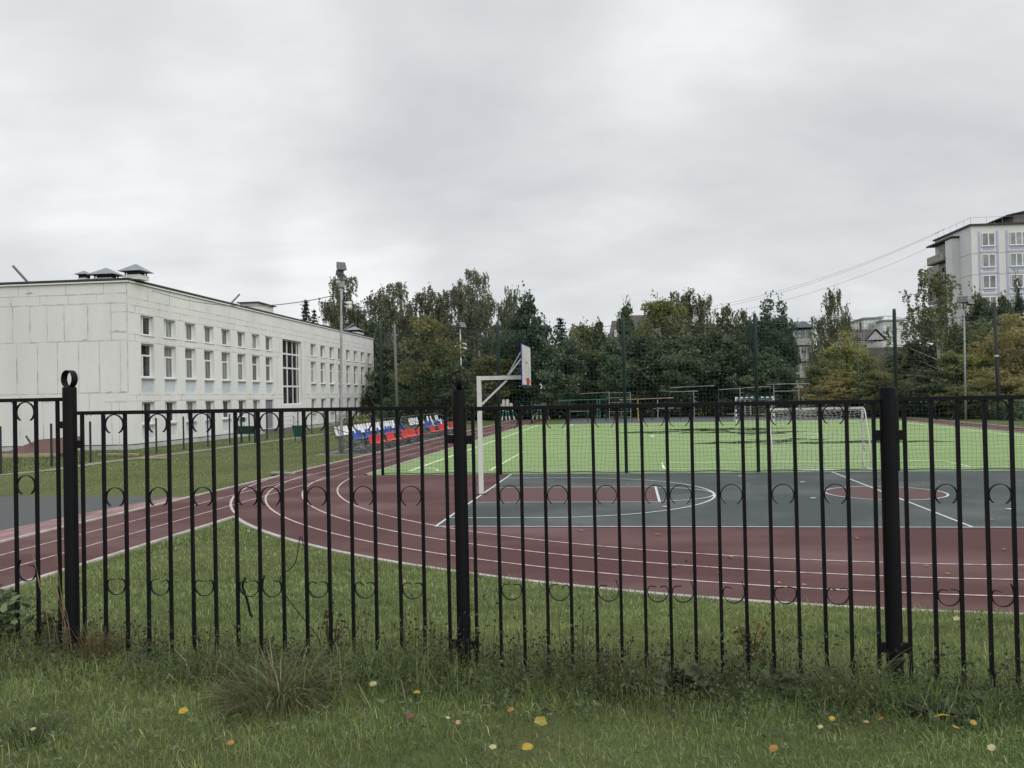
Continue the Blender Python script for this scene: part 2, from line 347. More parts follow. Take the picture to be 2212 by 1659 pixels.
# kerbs: real steps of concrete
def kerb(name, pts, w, z0, z1):
    b = MB(); P = [Vector(p) for p in pts]
    for i in range(len(P)):
        d = (P[min(i+1, len(P)-1)] - P[max(i-1, 0)]).normalized(); n_ = Vector((-d.y, d.x))
        for s_, z in ((-1, z0), (-1, z1), (1, z1), (1, z0)):
            q = P[i] + n_*s_*w/2; b.v.append((q.x, q.y, z))
    for i in range(len(P)-1):
        for k in range(3): b.face(4*i+k, 4*i+4+k, 4*i+5+k, 4*i+k+1)
    return tag(b.build(name, m_kerb), kind='structure')
kerb('kerb', arc(*OC, R0+.045, a0+.6, 352, 90), .1, -.1, .03)
kerb('kerb', [(-8.82, -20), (-8.82, ycross-.06)], .1, -.1, .028)
kerb('kerb', [(-11.92, -20), (-11.92, 20), (-11.92, 86)], .1, -.1, .03)
kerb('kerb', [(-8.9, 26.9), (-8.9, 70.6)], .1, -.1, .035)
kerb('kerb', [(20.65, 27), (20.65, 73)], .1, -.1, .035); kerb('kerb', [(23.0, 28), (23.0, 74)], .12, -.1, .07)
# puddles on the turf: flooded hollows with clumps of fibre standing out
def puddle(cx_, cy_, w, d, seed, label):
    rr = random.Random(seed); b = MB()
    for k in range(3 + int(w*1.3)):
        x = cx_ + rr.uniform(-.5, .5)*w; y = cy_ + rr.uniform(-.5, .5)*d; a = rr.uniform(.25, .8)*w/2; c = rr.uniform(.14, .34)*d; ph = rr.uniform(0, 6)
        pts = [(x + a*cos(t)*(1+.25*sin(3*t+ph)+.12*sin(7*t)), y + c*sin(t)*(1+.35*sin(2*t+ph)+.2*sin(9*t+ph))) for t in [2*pi*i/40 for i in range(40)]]
        b.poly(pts, .0155 + k*.0005)
    tag(b.build('puddle', m_water), label, None, 'rain puddles on the green turf', 'structure')
for i, (px, py, w, d) in enumerate([(1470, 934, 5.2, 2.4), (1560, 929, 5.5, 3.4), (1640, 935, 4.6, 2.6), (1620, 926, 3.6, 2.2), (1600, 955, 3.6, 1.9), (1672, 955, 3.2, 1.7), (1835, 956, 4.6, 1.3), (1915, 954, 4.0, 1.2), (1750, 949, 2.4, 1.4), (1725, 958, 2.4, .9)]):
    g = gnd(px, py); puddle(g.x, g.y, w, d*1.05, 40+i, 'dark rain puddle with ragged edges on the green turf')

# ---------------------------------------------------------------- the black iron street fence (Y = 4.8)
FY = 4.8
fence = thing('iron_fence', 'black iron fence of square bars with round scrolls across the foreground', 'fence', (0, FY, 0))
def ring_pts(cx_, cz, r, a_from, a_to, n=22): return [(cx_+r*cos(radians(a_from+(a_to-a_from)*i/n)), 0, cz+r*sin(radians(a_from+(a_to-a_from)*i/n))) for i in range(n+1)]
def band(b, pts, w, t, axis=Vector((0, 1, 0))):           # flat bar bent along pts, wide across the fence
    P = [Vector(p) for p in pts]; o = len(b.v); m = len(P)
    for i in range(m):
        d = (P[min(i+1, m-1)] - P[max(i-1, 0)]).normalized(); nn = d.cross(axis).normalized()
        for s_, q in ((-1, -1), (1, -1), (1, 1), (-1, 1)): b.v.append(tuple(P[i] + axis*s_*w/2 + nn*q*t/2))
    for i in range(m-1):
        for k in range(4):
            k2 = (k+1) % 4; b.face(o+4*i+k, o+4*i+k2, o+4*i+4+k2, o+4*i+4+k)
    b.face(o, o+3, o+2, o+1); b.face(o+4*m-4, o+4*m-3, o+4*m-2, o+4*m-1)
rr = random.Random(3)
m_drop = mat('raindrop', (.75, .78, .80), .05, spec=.8)
def panel(x0, x1, n, ztop0, ztop1, zbot, gaps, dz=0.0, ringz=(2.49, 2.005, 1.455, .99)):
    zt = lambda x: ztop0 + (ztop1-ztop0)*(x-x0)/(x1-x0)
    b = MB(); b.beam((x0-.025, 0, ztop0-.0118), (x1+.025, 0, ztop1-.0118), .034, .0235); p = b.build('panel', m_black, fence)
    b = MB(); b.beam((x0-.012, 0, zbot), (x1+.012, 0, zbot-.004), .030, .022); b.build('bottom_rail', m_black, p)
    xs = [x0 + (x1-x0)*i/(n-1) for i in range(n)]
    b = MB(); x = x0+.03                                        # raindrops hanging under the top rail
    while x < x1-.02:
        r_ = rr.uniform(.0022, .0040); b.lathe([(r_*.35, 0), (r_, -r_*.9), (r_*.8, -r_*1.9), (r_*.2, -r_*2.4)], (x, rr.uniform(-.004, .004), zt(x)-.0236), 6); x += rr.expovariate(13)+.012
    tag(b.build('raindrops', m_drop, p, True), kind='stuff')
    for i, x in enumerate(xs):
        b = MB(); lean = rr.uniform(-.004, .004); j = rr.uniform(-.0015, .0015)
        zb = .93 if 0 < i < n-1 else .90
        b.beam((x+lean+j, 0, zb), (x+j, 0, zt(x)-.0235), .0185, .0185); b.build('bar', m_black, p)
    for g in gaps:
        if g >= n-1: continue
        c = (xs[g]+xs[g+1])/2; r = (xs[1]-xs[0]-.0185)/2 - .0025
        for k, z in enumerate(ringz):
            b = MB()
            if k < 2:
                z = zt(c)-.0255-r if k == 0 else z
                band(b, ring_pts(c, z, r, -56+rr.uniform(-4, 4), 236+rr.uniform(-4, 4)), .018, .004)
            else:
                st = rr.random()
                pts = ring_pts(c, z, r, 180-8, 360+8, 18)
                lft = [(c-r*.97, 0, z+r*.26), (c-r*.84, 0, z+r*.46), (c-r*.62, 0, z+r*.55), (c-r*.14, 0, z+r*.56+rr.uniform(-.016, .004))]
                rgt = [(c+r*.97, 0, z+r*.26), (c+r*.84, 0, z+r*.46), (c+r*.62, 0, z+r*.55), (c+r*.2, 0, z+r*.56+rr.uniform(-.016, .004))]
                if st < .18: lft = [(c-r*.95, 0, z+r*.5), (c-r*.78, 0, z+r*1.1)]
                if st > .84: rgt = [(c+r*.95, 0, z+r*.5), (c+r*.75, 0, z+r*1.15)]
                band(b, list(reversed(lft)) + pts + rgt, .016, .004)
            b.build('scroll', m_black, p)
    return p
G16 = (1, 3, 5, 7, 8, 10, 12, 14)
panel(-3.63-16*.152, -3.63, 17, 2.65, 2.645, 1.07, G16, 0, (2.575, 2.085, 1.535, 1.08))
panel(-3.46, -1.09, 17, 2.555, 2.545, 1.0, G16)
panel(-.925, 1.335, 17, 2.535, 2.535, .962, G16, 0, (2.48, 2.008, 1.455, .985))
panel(1.497, 1.497+16*.1375, 17, 2.545, 2.54, .958, G16, 0, (2.48, 2.005, 1.455, .98))
def post(x, r, z1, lugs, style):
    b = MB(); b.lathe([(r, .6), (r, z1-.006), (r-.006, z1)], (x, 0, 0), 24); p = b.build('fence_post', m_black, fence, True)
    p.data.set_sharp_from_angle(angle=radians(40))
    if style >= 1:
        b = MB(); ax = Vector((sin(.35), cos(.35), 0)) if style == 1 else Vector((0, 1, 0))
        R = .054; pr = []
        side = ax.cross(Vector((0, 0, 1)))
        pts = [Vector((x, 0, z1+R-.003)) + side*R*cos(t) + Vector((0, 0, R*sin(t))) for t in [2*pi*i/36 for i in range(37)]]
        band(b, pts, .042 if style == 1 else .014, .004 if style == 1 else .008, ax); b.build('ring_finial', m_black, p)
        if style == 2:
            b = MB(); ax2 = Vector((.97, .24, 0)).normalized(); side = ax2.cross(Vector((0, 0, 1)))
            pts = [Vector((x, 0, z1+R-.003)) + side*(R-.004)*cos(t) + Vector((0, 0, (R-.004)*sin(t))) for t in [2*pi*i/36 for i in range(37)]]
            band(b, pts, .03, .0045, ax2); b.build('ring_finial', m_black, p)
    for x0, x1, z, h in lugs:
        b = MB(); b.box(x0, x1, -.012, .012, z-h/2, z+h/2); b.build('lug', m_black, p)
post(-3.545, .042, 2.712, [(-3.63, -3.54, 2.47, .045), (-3.54, -3.46, 2.345, .05), (-3.63, -3.54, 1.22, .06), (-3.54, -3.46, 1.10, .045)], 1)
post(-1.006, .040, 2.638, [(-1.09, -1.0, 2.345, .05), (-1.0, -.925, 2.34, .05), (-1.09, -1.0, 1.13, .05), (-1.0, -.925, 1.125, .05)], 2)
post(1.413, .0445, 2.602, [(1.335, 1.42, 2.335, .055), (1.41, 1.497, 2.335, .055), (1.335, 1.42, 1.165, .055), (1.41, 1.497, 1.165, .055)], 0)
post(1.413+2.45, .05, 2.602, [(3.697, 3.86, 2.335, .055)], 0)
post(-3.545-2.62, .05, 2.72, [(-6.165, -6.06, 2.47, .045)], 1)
# scrap caught in the fence
def px_tube(name, pts, Y, r, label, m=None, cat='wire'):
    b = MB(); P = [at(x, y, yy) for x, y, yy in [(*p, Y) if len(p) == 2 else p for p in pts]]
    Q = []
    for i in range(len(P)-1):                                   # Catmull-Rom through the points
        p0, p1, p2, p3 = P[max(i-1, 0)], P[i], P[i+1], P[min(i+2, len(P)-1)]
        for k in range(5):
            t = k/5; Q.append(.5*((2*p1)+(p2-p0)*t+(2*p0-5*p1+4*p2-p3)*t*t+(3*p1-p0-3*p2+p3)*t**3))
    Q.append(P[-1]); b.tube(Q, r, 5); return tag(b.build(name, m or m_black), label, cat)
px_tube('loose_wire', [(655, 1180, 4.86), (653, 1165, 4.86), (648, 1160, 4.85), (645, 1180, 4.84), (638, 1215, 4.83), (622, 1232, 4.82), (606, 1246, 4.82), (608, 1270, 4.84), (620, 1290, 4.86), (650, 1330, 4.88), (688, 1378, 4.9), (692, 1412, 4.9)], 4.82, .0028, 'thin black wire snagged between fence bars above the large grass tuft')
px_tube('bent_bar', [(531, 1248), (526, 1256), (524, 1268), (530, 1285), (536, 1305), (540, 1325), (546, 1332)], 4.83, .0075, 'short bent black iron bar hanging loose from the fence', cat='scrap')

# ---------------------------------------------------------------- basketball hoop
hp = thing('basketball_hoop', 'white basketball post with cantilever arm and blue edged backboard', 'basketball hoop', (-3.93, 21.36, 0))
b = MB(); b.box(-.055, .055, -.055, .055, 0, 3.12); b.build('pole', m_white, hp)
b = MB(); b.box(-.16, .16, -.16, .16, -.02, .022); b.build('base_plate', m_dark, hp)
b = MB(); b.box(.056, 1.24, -.05, .05, 3.01, 3.115); b.build('arm', m_white, hp)
b = MB(); b.beam((.05, 0, 2.36), (.74, 0, 2.99), .05); b.build('brace', m_white, hp)
b = MB(); b.box(1.24, 1.265, -.9, .9, 2.83, 3.9); bd = b.build('backboard', m_blue, hp)
b = MB(); b.box(1.266, 1.276, -.87, .87, 2.86, 3.87); b.build('board_face', m_board, bd)
b = MB()
for y0, y1, z0, z1 in ((-.3, .3, 3.42, 3.47), (-.3, .3, 2.98, 3.03), (-.3, -.25, 3.03, 3.42), (.25, .3, 3.03, 3.42)): b.box(1.277, 1.2785, y0, y1, z0, z1)
b.build('target_square', mat('faded grey line', (.30, .30, .29), .7), bd)
for y in (-.45, .45):
    b = MB(); b.tube([(.78, y*.1, 3.12), (1.2, y, 3.72)], .018, 6); b.build('strut', m_white, hp)
b = MB(); b.box(1.279, 1.33, -.05, .05, 2.86, 3.04)
b.tube([(1.33, .03, 2.99), (1.37, .07, 2.9), (1.38, .05, 2.82)], .009, 6)
b.build('rim_bracket', m_red, hp)

# ---------------------------------------------------------------- tall net between court and pitch
nf = thing('ball_stop_net', 'tall dark green net on round green poles between court and pitch', 'net', (0, 26.8, 0))
NX = [-8.29, -4.27, -.16, 3.97, 8.15, 12.3, 16.4]
for x in NX:
    b = MB(); b.lathe([(.054, -.1), (.054, 4.9+rr.uniform(0, .1)), (.046, 5.02)], (x, 0, 0), 10); b.build('net_post', m_greenpaint, nf, True)
def netting(x0, x1, z0, z1, cell, r, sag):
    nx = int((x1-x0)/cell); nz = int((z1-z0)/cell); X = np.linspace(x0, x1, nx+1); Z = np.linspace(z0, z1, nz+1)
    gx, gz = np.meshgrid(X, Z); ph = RNG.uniform(0, 6, 4)
    span = np.abs(np.sin((gx-NX[0])/(NX[1]-NX[0])*pi)); f = (gz-z0)/(z1-z0)
    dz = -sag*span*f**2 + .025*np.sin(gx*5.1+gz*1.1)*(f+.2) + RNG.normal(0, .008, gx.shape); dx = .035*np.sin(gz*1.3+gx*.9+ph[0]) + .02*np.sin(gz*4.1+gx*2.3)+RNG.normal(0, .006, gx.shape)
    dy = .06*np.sin(gx*.8+ph[1])*np.sin(gz*.9+ph[2])
    P = np.stack([gx+dx, dy, gz+dz], -1); return P, nx, nz
P, nx, nz = netting(-8.25, 16.35, .03, 4.78, .125, 0, .1)
def cords(P, r):
    n0, n1, _ = P.shape; V = []; Q = []
    def seg(A, B):
        o = sum(len(v) for v in V); n_ = len(A); d = B-A
        a1 = np.zeros_like(d); a1[:, 1] = r; a2 = np.cross(d, a1); a2 /= (np.linalg.norm(a2, axis=1, keepdims=True)+1e-9); a2 *= r
        offs = [a1, -.5*a1+.87*a2, -.5*a1-.87*a2]
        V.append(np.stack([A+offs[0], A+offs[1], A+offs[2], B+offs[0], B+offs[1], B+offs[2]], 1).reshape(-1, 3))
        k = o+np.arange(n_)[:, None]*6
        Q.append(np.concatenate([np.concatenate([k+i, k+(i+1) % 3, k+3+(i+1) % 3, k+3+i], 1) for i in range(3)]))
    seg(P[:, :-1].reshape(-1, 3), P[:, 1:].reshape(-1, 3)); seg(P[:-1].reshape(-1, 3), P[1:].reshape(-1, 3))
    return np.concatenate(V), np.concatenate(Q)
V, Q = cords(P, .0033); link('net', np_mesh('net', V, Q, mat=m_netgreen), nf)
b = MB(); top = P[-1]
b.tube([tuple(p) for p in top], .008, 4); b.tube([(x, .0, .05+.02*sin(x*3)) for x in np.linspace(-8.3, 16.4, 90)], .014, 5)
b.build('head_rope', m_netgreen, nf)
px_tube('rope_end', [(728, 1036, 26.2), (745, 1035, 26.4), (770, 1033, 26.6), (800, 1031, 26.7)], 26.5, .025, 'black rope end lying on the red track by the first net pole', cat='rope')
b = MB(); b.lathe([(.055, 0), (.055, 5.3)], (0, 0, 0), 8); o = b.build('net_post', m_greenpaint, None, True, at(1857, 909, 71.5)); o.location.z = 0
tag(o, 'thin dark pole at the far end of the pitch before the yellow trees', 'pole')
b = MB(); b.lathe([(.06, 0), (.06, 2.0)], (0, 0, 0), 8); o = b.build('corner_post', m_dark, None, True, gnd(1149, 915)); tag(o, 'short black post at the far left corner of the turf', 'post')

# ---------------------------------------------------------------- goals
def goal(name, label, x0, x1, y, h, depth, back, mats, seg=None, r=.033, netlow=False):
    g = thing(name, label, 'goal', ((x0+x1)/2, y, 0)); w = (x1-x0)/2
    def bar(nm, a, c):
        a, c = Vector(a), Vector(c)
        b = MB()
        if seg:
            n_ = int((c-a).length/seg)
            for i in range(n_):
                b.cur = i % 2; b.beam(a+(c-a)*i/n_, a+(c-a)*(i+1)/n_, r*2)
        else: b.beam(a, c, r*2)
        b.build(nm, mats, g)
    bar('goal_post', (-w, 0, 0), (-w, 0, h-r)); bar('goal_post', (w, 0, 0), (w, 0, h-r)); bar('crossbar', (-w-r, 0, h), (w+r, 0, h))
    for s_ in (-1, 1):
        b = MB(); x = s_*w
        b.tube([(x, back*.03, h), (x, back*.18, h-.02), (x, back*.32, h-.12), (x, back*.42, h-.35), (x, back*.75, h*.45), (x, back, .03), (x, back*.5, .025), (x, 0, .025)], .02, 6); b.build('back_frame', m_white, g, True)
    b = MB(); b.tube([(-w, back, .03), (w, back, .03)], .02, 6); b.build('ground_bar', m_white, g)
    n1, n2 = int(2*w/.14), 14; prof = [(back*.05, h-.04), (back*.18, h-.06), (back*.30, h-.16), (back*.40, h-.38), (back*.52, h-.8), (back*.68, h*.42), (back*.85, h*.2), (back*.98, .03)]
    t = np.linspace(0, 1, n2); pa = np.interp(t, np.linspace(0, 1, len(prof)), [p[0] for p in prof]); pz = np.interp(t, np.linspace(0, 1, len(prof)), [p[1] for p in prof])
    X, T = np.meshgrid(np.linspace(-w, w, n1), np.arange(n2))
    PP = np.stack([X + .05*np.sin(T*1.7+X*4)+.06*(T/n2)*np.sin(X*3), pa[T]+.03*np.sin(X*7+T), np.maximum(pz[T] - .10*np.sin((X+w)/(2*w)*pi)*np.sin(T/n2*pi) + .02*np.sin(X*9), .02)], -1)
    V, Q = cords(PP, .0035); me = np_mesh('goal_net', V, Q, mat=m_white); link('goal_net', me, g)
    return g
goal('football_goal', 'white goal with flaking paint standing just behind the tall net', 4.48, 7.48, 28.1, 1.95, 1.0, -1.0, [m_peel])
fg = gnd(1587, 910); fh = gnd(1671, 909)
goal('football_goal', 'blue and white striped goal at the far end of the pitch', fg.x, fg.x+3.0, 70.2, 2.0, 1, 1.0, [m_white, m_blue], .2, .05)

# ---------------------------------------------------------------- floodlights and poles
def flood(b, c, yaw, tilt, w, h, d):
    R = Matrix.Translation(c) @ Matrix.Rotation(yaw, 4, 'Z') @ Matrix.Rotation(tilt, 4, 'X')
    vs = [R @ Vector(p) for p in [(-w/2, -d, -h/2), (w/2, -d, -h/2), (w/2, -d, h/2), (-w/2, -d, h/2), (-w*.3, d*.5, -h*.3), (w*.3, d*.5, -h*.3), (w*.3, d*.5, h*.3), (-w*.3, d*.5, h*.3)]]
    b.add(vs, [(0, 1, 2, 3), (4, 7, 6, 5), (0, 4, 5, 1), (1, 5, 6, 2), (2, 6, 7, 3), (3, 7, 4, 0)])
m_lampglass = mat('floodlight glass', (.30, .31, .32), .15)
fl = thing('floodlight_pole', 'tall grey steel floodlight pole with loudspeakers beside the white school', 'floodlight', (-13.55, 37.4, 0))
b = MB(); b.tube([(0, 0, -.1), (.0, 0, 2.5), (.07, 0, 5.3), (.14, 0, 8.2)], [.075, .07, .062, .055], 10); b.build('pole', m_pole, fl, True)
b = MB(); flood(b, Vector((.12, -.1, 8.78)), .75, -.45, .44, .42, .2); b.box(-.06, .3, -.05, .05, 8.35, 8.5); b.build('floodlight', m_lamp, fl)
b = MB(); flood(b, Vector((.05, .18, 8.58)), -.5, -.2, .34, .28, .17); b.box(.05, .22, -.12, .2, 8.2, 8.32); b.build('floodlight', m_lamp, fl)
b = MB(); b.box(.02, .26, -.1, .1, 7.88, 8.16); b.build('junction_box', m_pole, fl)
b = MB(); b.box(.21, .31, -.07, .07, 6.62, 7.3); b.build('control_box', m_dark, fl)
for z, yw in ((7.15, .4), (6.98, -.3)):
    b = MB(); b.tube([(.28, -.05, z), (.42, -.12, z-.02), (.62, -.22, z-.1)], [.035, .05, .13], 10); b.build('loudspeaker', m_white, fl, True)
g2 = gnd(998, 906)
f2 = thing('floodlight_pole', 'slim white floodlight pole rising behind the middle fence post', 'floodlight', (-16.5, 80, 0))
b = MB(); b.tube([(0, 0, 0), (-.02, 0, 9.3)], [.07, .055], 8); b.build('pole', m_white, f2, True)
b = MB(); flood(b, Vector((.12, -.1, 9.55)), .9, -.5, .75, .6, .25); b.tube([(0, 0, 9.2), (.0, 0, 9.5)], .06, 6); b.build('floodlight', m_galv, f2)
for z, s_ in ((7.75, 1), (7.55, -1), (7.35, 1)):
    b = MB(); b.tube([(.05*s_, 0, z+.1), (.3*s_, -.1, z+.05), (.58*s_, -.25, z-.08)], [.05, .07, .16], 8); b.build('loudspeaker', m_white, f2, True)
f3 = thing('floodlight_pole', 'pale floodlight pole with square lamp head before the orange trees', 'floodlight', (24.84, 65.7, 0))
b = MB(); b.tube([(0, 0, 0), (.1, 0, 8.3)], [.085, .06], 8); b.build('pole', m_pole, f3, True)
b = MB(); flood(b, Vector((.0, -.15, 8.95)), -.6, -.4, .7, .5, .25); b.tube([(.1, 0, 8.2), (.05, 0, 8.8)], .06, 6); b.build('floodlight', m_galv, f3)
b = MB(); flood(b, Vector((.35, -.15, 8.75)), .5, -.5, .6, .45, .25); b.build('floodlight', m_galv, f3)
def pole(px, ytop, Y, r, label, m, arms=False):
    p = at(px, ytop, Y); o = thing('utility_pole', label, 'pole', (p.x, Y, 0))
    b = MB(); b.tube([(.1, 0, -.1), (0, 0, p.z)], [r*1.25, r], 8); b.build('pole', m, o, True)
    if arms:
        b = MB(); b.beam((-.7, 0, p.z-1.6), (.7, 0, p.z-1.6), .1); b.build('crossarm', m_dark, o)
        b = MB(); b.lathe([(r*1.22, p.z*.545), (r*1.22, p.z*.545+.12)], (.04, 0, 0), 10); b.build('white_band', m_white, o)
    return o
pole(852, 700, 74, .125, 'grey concrete pole rising behind the bleachers', m_conc)
pole(1035, 757, 92, .115, 'grey concrete pole behind the basketball post', m_conc)
pole(2148, 655, 64, .12, 'dark wooden utility pole with crossarm among the orange trees', mat('tarred pole', (.035, .033, .034), .9), True)

# ---------------------------------------------------------------- bleachers
def make_seat(m):
    b = MB(); w = .2
    prof = [(-.19, .03), (-.18, .0), (.1, -.03), (.17, .0), (.2, .07), (.235, .2), (.265, .36), (.27, .40)]
    rows = []
    for i, (d, z) in enumerate(prof):
        ww = w*(1 if i < 6 else (.92 if i == 6 else .6)); rows.append([(k*ww, -d, z + .03*abs(k)**2*(1 if 0 < i < 4 else .3)) for k in (-1, -.55, 0, .55, 1)])
    o = 0
    vs = [v for r_ in rows for v in r_]; fs = [(i*5+k, i*5+k+1, i*5+k+6, i*5+k+5) for i in range(len(rows)-1) for k in range(4)]
    b.add(vs, fs); n_ = len(vs)
    b.add([(x, y+.012, z-.022) for x, y, z in vs], [tuple(reversed(f)) for f in fs])
    edge = [i*5 for i in range(len(rows))]
    for e_ in (0, 4):
        for i in range(len(rows)-1):
            a_, c_ = i*5+e_, (i+1)*5+e_; b.face(*((a_, c_, c_+n_, a_+n_) if e_ else (c_, a_, a_+n_, c_+n_)))
    for k in range(4): b.face(k+1, k, k+n_, k+1+n_); q = (len(rows)-1)*5; b.face(q+k, q+k+1, q+k+1+n_, q+k+n_)
    me = b.build('seat', m); return me
SEATS = [make_seat(m) for m in (m_seatr, m_seatb, m_seatw)]
for s_ in SEATS: COL.objects.unlink(s_)
ROWX = (-12.15, -12.8, -13.5); ROWZ = (.42, .66, .88)
def bleacher(label, y0, y1, rows, odd=None):
    t = thing('bleacher', label, 'bleacher', (-12.8, y0, 0)); Ln = y1-y0
    b = MB()
    for y in np.arange(0, Ln+.01, 1.9):
        b.beam((.87, y, .03), (-1.35, y, .03), .05); b.beam((.87, y, 0), (.87, y, .36), .045); b.beam((.8, y, .1), (-.9, y, .8), .05)
        for X_, Z_ in zip(ROWX, ROWZ): b.beam((X_+12.8, y, 0), (X_+12.8, y, Z_-.04), .045)
        b.beam((-1.35, y, 0), (-1.35, y, 1.0), .05); b.beam((-.1, y, .5), (-1.3, y, .08), .04)
    for X_, Z_ in zip(ROWX, ROWZ): b.beam((X_+12.9, -.1, Z_-.05), (X_+12.9, Ln+.1, Z_-.05), .045); b.beam((X_+12.68, -.1, Z_-.06), (X_+12.68, Ln+.1, Z_-.06), .045)
    b.build('frame', m_galv, t)
    b = MB()
    for X_, Z_ in ((.2, .2), (-.45, .42)): b.box(X_-.12, X_+.16, -.1, Ln+.1, Z_-.02, Z_+.015)
    b.build('footboard', mat('grey deck board', (.15, .15, .145), .8), t)
    b = MB(); zt = 1.38
    for y in np.arange(0, Ln+.01, .95): b.beam((-1.38, y, .85), (-1.38, y, zt), .028)
    b.beam((-1.38, 0, zt), (-1.38, Ln, zt), .04); b.beam((-1.38, 0, .92), (-1.38, Ln, .92), .025)
    for y in (-.12, Ln+.12):
        b.beam((-1.38, y, zt), (.45, y, .78), .032); b.beam((-1.38, y, 1.0), (.5, y, .42), .028)
        for X_, Z_ in ((.5, .77), (-.45, 1.07), (-1.38, zt)): b.beam((X_, y, .05), (X_, y, Z_), .032)
    b.build('railing', m_galv, t)
    for ri, pat in enumerate(rows):
        for i, ch in enumerate(pat):
            if ch == '.': continue
            proto = SEATS[{'r': 0, 'b': 1, 'w': 2}[ch]]
            s_ = proto.copy(); COL.objects.link(s_); s_.parent = t; s_.location = (ROWX[ri]+12.8, .3+i*.47, ROWZ[ri]); s_.rotation_euler = (rr.uniform(-.03, .03), 0, -pi/2+rr.uniform(-.05, .05))
            if rr.random() < .05: s_.rotation_euler[1] = .12
    return t
bleacher('nearer bleacher with complete rows of white blue and red seats', 36.9, 48.3, ['..rrrrr.rrr.r.rrrrrr.rr', '.bbb.bb..b.bbbb.b.bb...', 'wwww.wwwwwwwwwwwwwwww..'])
bleacher('farther bleacher with mixed and missing seats past the nearer bleacher', 49.9, 59.0, ['rrr..rrrr.wr.rr..b.', 'bb.bbbbw.bb.wb.bb..', 'wwwww..w..w.w..ww..'])
b = MB(); b.box(-14.6, -11.98, 36.4, 60, -.05, .012); tag(b.build('bleacher_slab', m_path), kind='structure')

# ---------------------------------------------------------------- the white school
m_wall = mat('white facade panels', (.740, .742, .720), .85, (.670, .677, .655), 1.1, 7, .15, 30, c3=(.655, .662, .64), s3=.3, lo=.4, hi=.75, stretch=(1.3, 1.3, .35))
m_seam = mat('grey joint mastic', (.40, .40, .385), .9, (.62, .625, .60), 1.3, 7, lo=.40, hi=.56)
m_stain = mat('dirt streak', (.30, .30, .27), .95, (.55, .55, .5), 5, 5)
m_glass = mat('curtained window glass', (.115, .122, .120), .12, (.23, .24, .235), 2.6, 2, spec=.5, lo=.42, hi=.6, stretch=(2.5, 2.5, .15), obj_rand=.6)
m_glassd = mat('dark window glass', (.018, .021, .022), .06, (.05, .054, .055), 1.5, 3, lo=.45, hi=.7)
m_frame = mat('white plastic frame', (.74, .745, .75), .4)
m_plinth = mat('pale blue plinth', (.50, .54, .55), .85, (.42, .45, .45), 2, 6, c3=(.33, .34, .32), s3=.6)
m_spand = mat('blue grey spandrel', (.45, .53, .60), .8, (.56, .60, .62), 1.4, 5, obj_rand=.10)
m_roof = mat('roof felt', (.05, .052, .055), .9)
m_vent = mat('zinc vent cap', (.25, .265, .29), .45, (.19, .205, .23), 3, 4, metal=.3)
m_door = mat('grey steel door', (.20, .20, .235), .6)
TH = radians(1.82); SCH = thing('school_building', 'long white panel school building of two storeys over a basement row', 'school', (-27.81, 42.62, 0), TH)
HS, LS, DS = 9.55, 49.7, 26.0                   # height, length along +Y, depth along -X
cols = [1.27+2.517*i for i in range(8)] + [28.98+2.607*i for i in range(8)]
WW = 1.39
opens = []
for i, u in enumerate(cols):
    opens += [(u, u+WW, 6.55, 7.68, 'a'), (u, u+WW, 4.08, 6.05, 'b'), (u, u+WW, 3.15, 3.98, 's')]
    if i != 7: opens += [(u, u+WW, 1.38, 2.65, 'c'), (u, u+WW, .47, 1.26, 's')]
opens.append((18.72, 20.3, .35, 2.64, 'd')); opens.append((22.38, 26.75, 2.2, 7.7, 't'))
us = sorted({0, LS} | {o[0] for o in opens} | {o[1] for o in opens}); zs = sorted({-.3, HS} | {o[2] for o in opens} | {o[3] for o in opens})
b = MB()
def inopen(u, z): return any(o[0] < u < o[1] and o[2] < z < o[3] for o in opens)
for i in range(len(us)-1):
    for j in range(len(zs)-1):
        if inopen((us[i]+us[i+1])/2, (zs[j]+zs[j+1])/2): continue
        b.add([(0, us[i], zs[j]), (0, us[i+1], zs[j]), (0, us[i+1], zs[j+1]), (0, us[i], zs[j+1])], [(0, 1, 2, 3)])
REC = {'a': .24, 'b': .24, 'c': .24, 's': .14, 'd': .3, 't': .28}
for u0_, u1_, z0_, z1_, k in opens:
    d = -REC[k]
    b.add([(0, u0_, z0_), (0, u1_, z0_), (0, u1_, z1_), (0, u0_, z1_), (d, u0_, z0_), (d, u1_, z0_), (d, u1_, z1_), (d, u0_, z1_)], [(0, 4, 5, 1), (1, 5, 6, 2), (2, 6, 7, 3), (3, 7, 4, 0)])
b.add([(0, 0, -.3), (-DS, 0, -.3), (-DS, 0, HS), (0, 0, HS)], [(3, 2, 1, 0)]); b.add([(0, LS, -.3), (-DS, LS, -.3), (-DS, LS, HS), (0, LS, HS)], [(0, 1, 2, 3)])
b.add([(-DS, 0, -.3), (-DS, LS, -.3), (-DS, LS, HS), (-DS, 0, HS)], [(3, 2, 1, 0)])
b.build('wall', m_wall, SCH)
b = MB(); b.box(-DS-.1, .1, -.1, LS+.1, HS+.002, HS+.1); b.box(-DS-.06, .06, -.06, LS+.06, HS-.14, HS-.004); rf = b.build('roof', [m_roof], SCH)
b = MB(); b.box(.0035, .06, -.06, LS+.06, HS-.13, HS-.05); b.box(-DS, .06, -.075, -.003, HS-.132, HS-.05); b.build('cornice', m_wall, SCH).location = (.03, -.03, 0)
b = MB(); b.box(-DS, .0, -.10, -.004, -.3, .245); b.box(.004, .10, -.10, LS, -.3, .245); b.build('plinth', m_plinth, SCH)
b = MB(); b.box(-DS, .11, -.112, -.006, .25, .285); b.box(.006, .112, -.11, LS, .25, .285); b.build('plinth_flashing', m_dark, SCH)
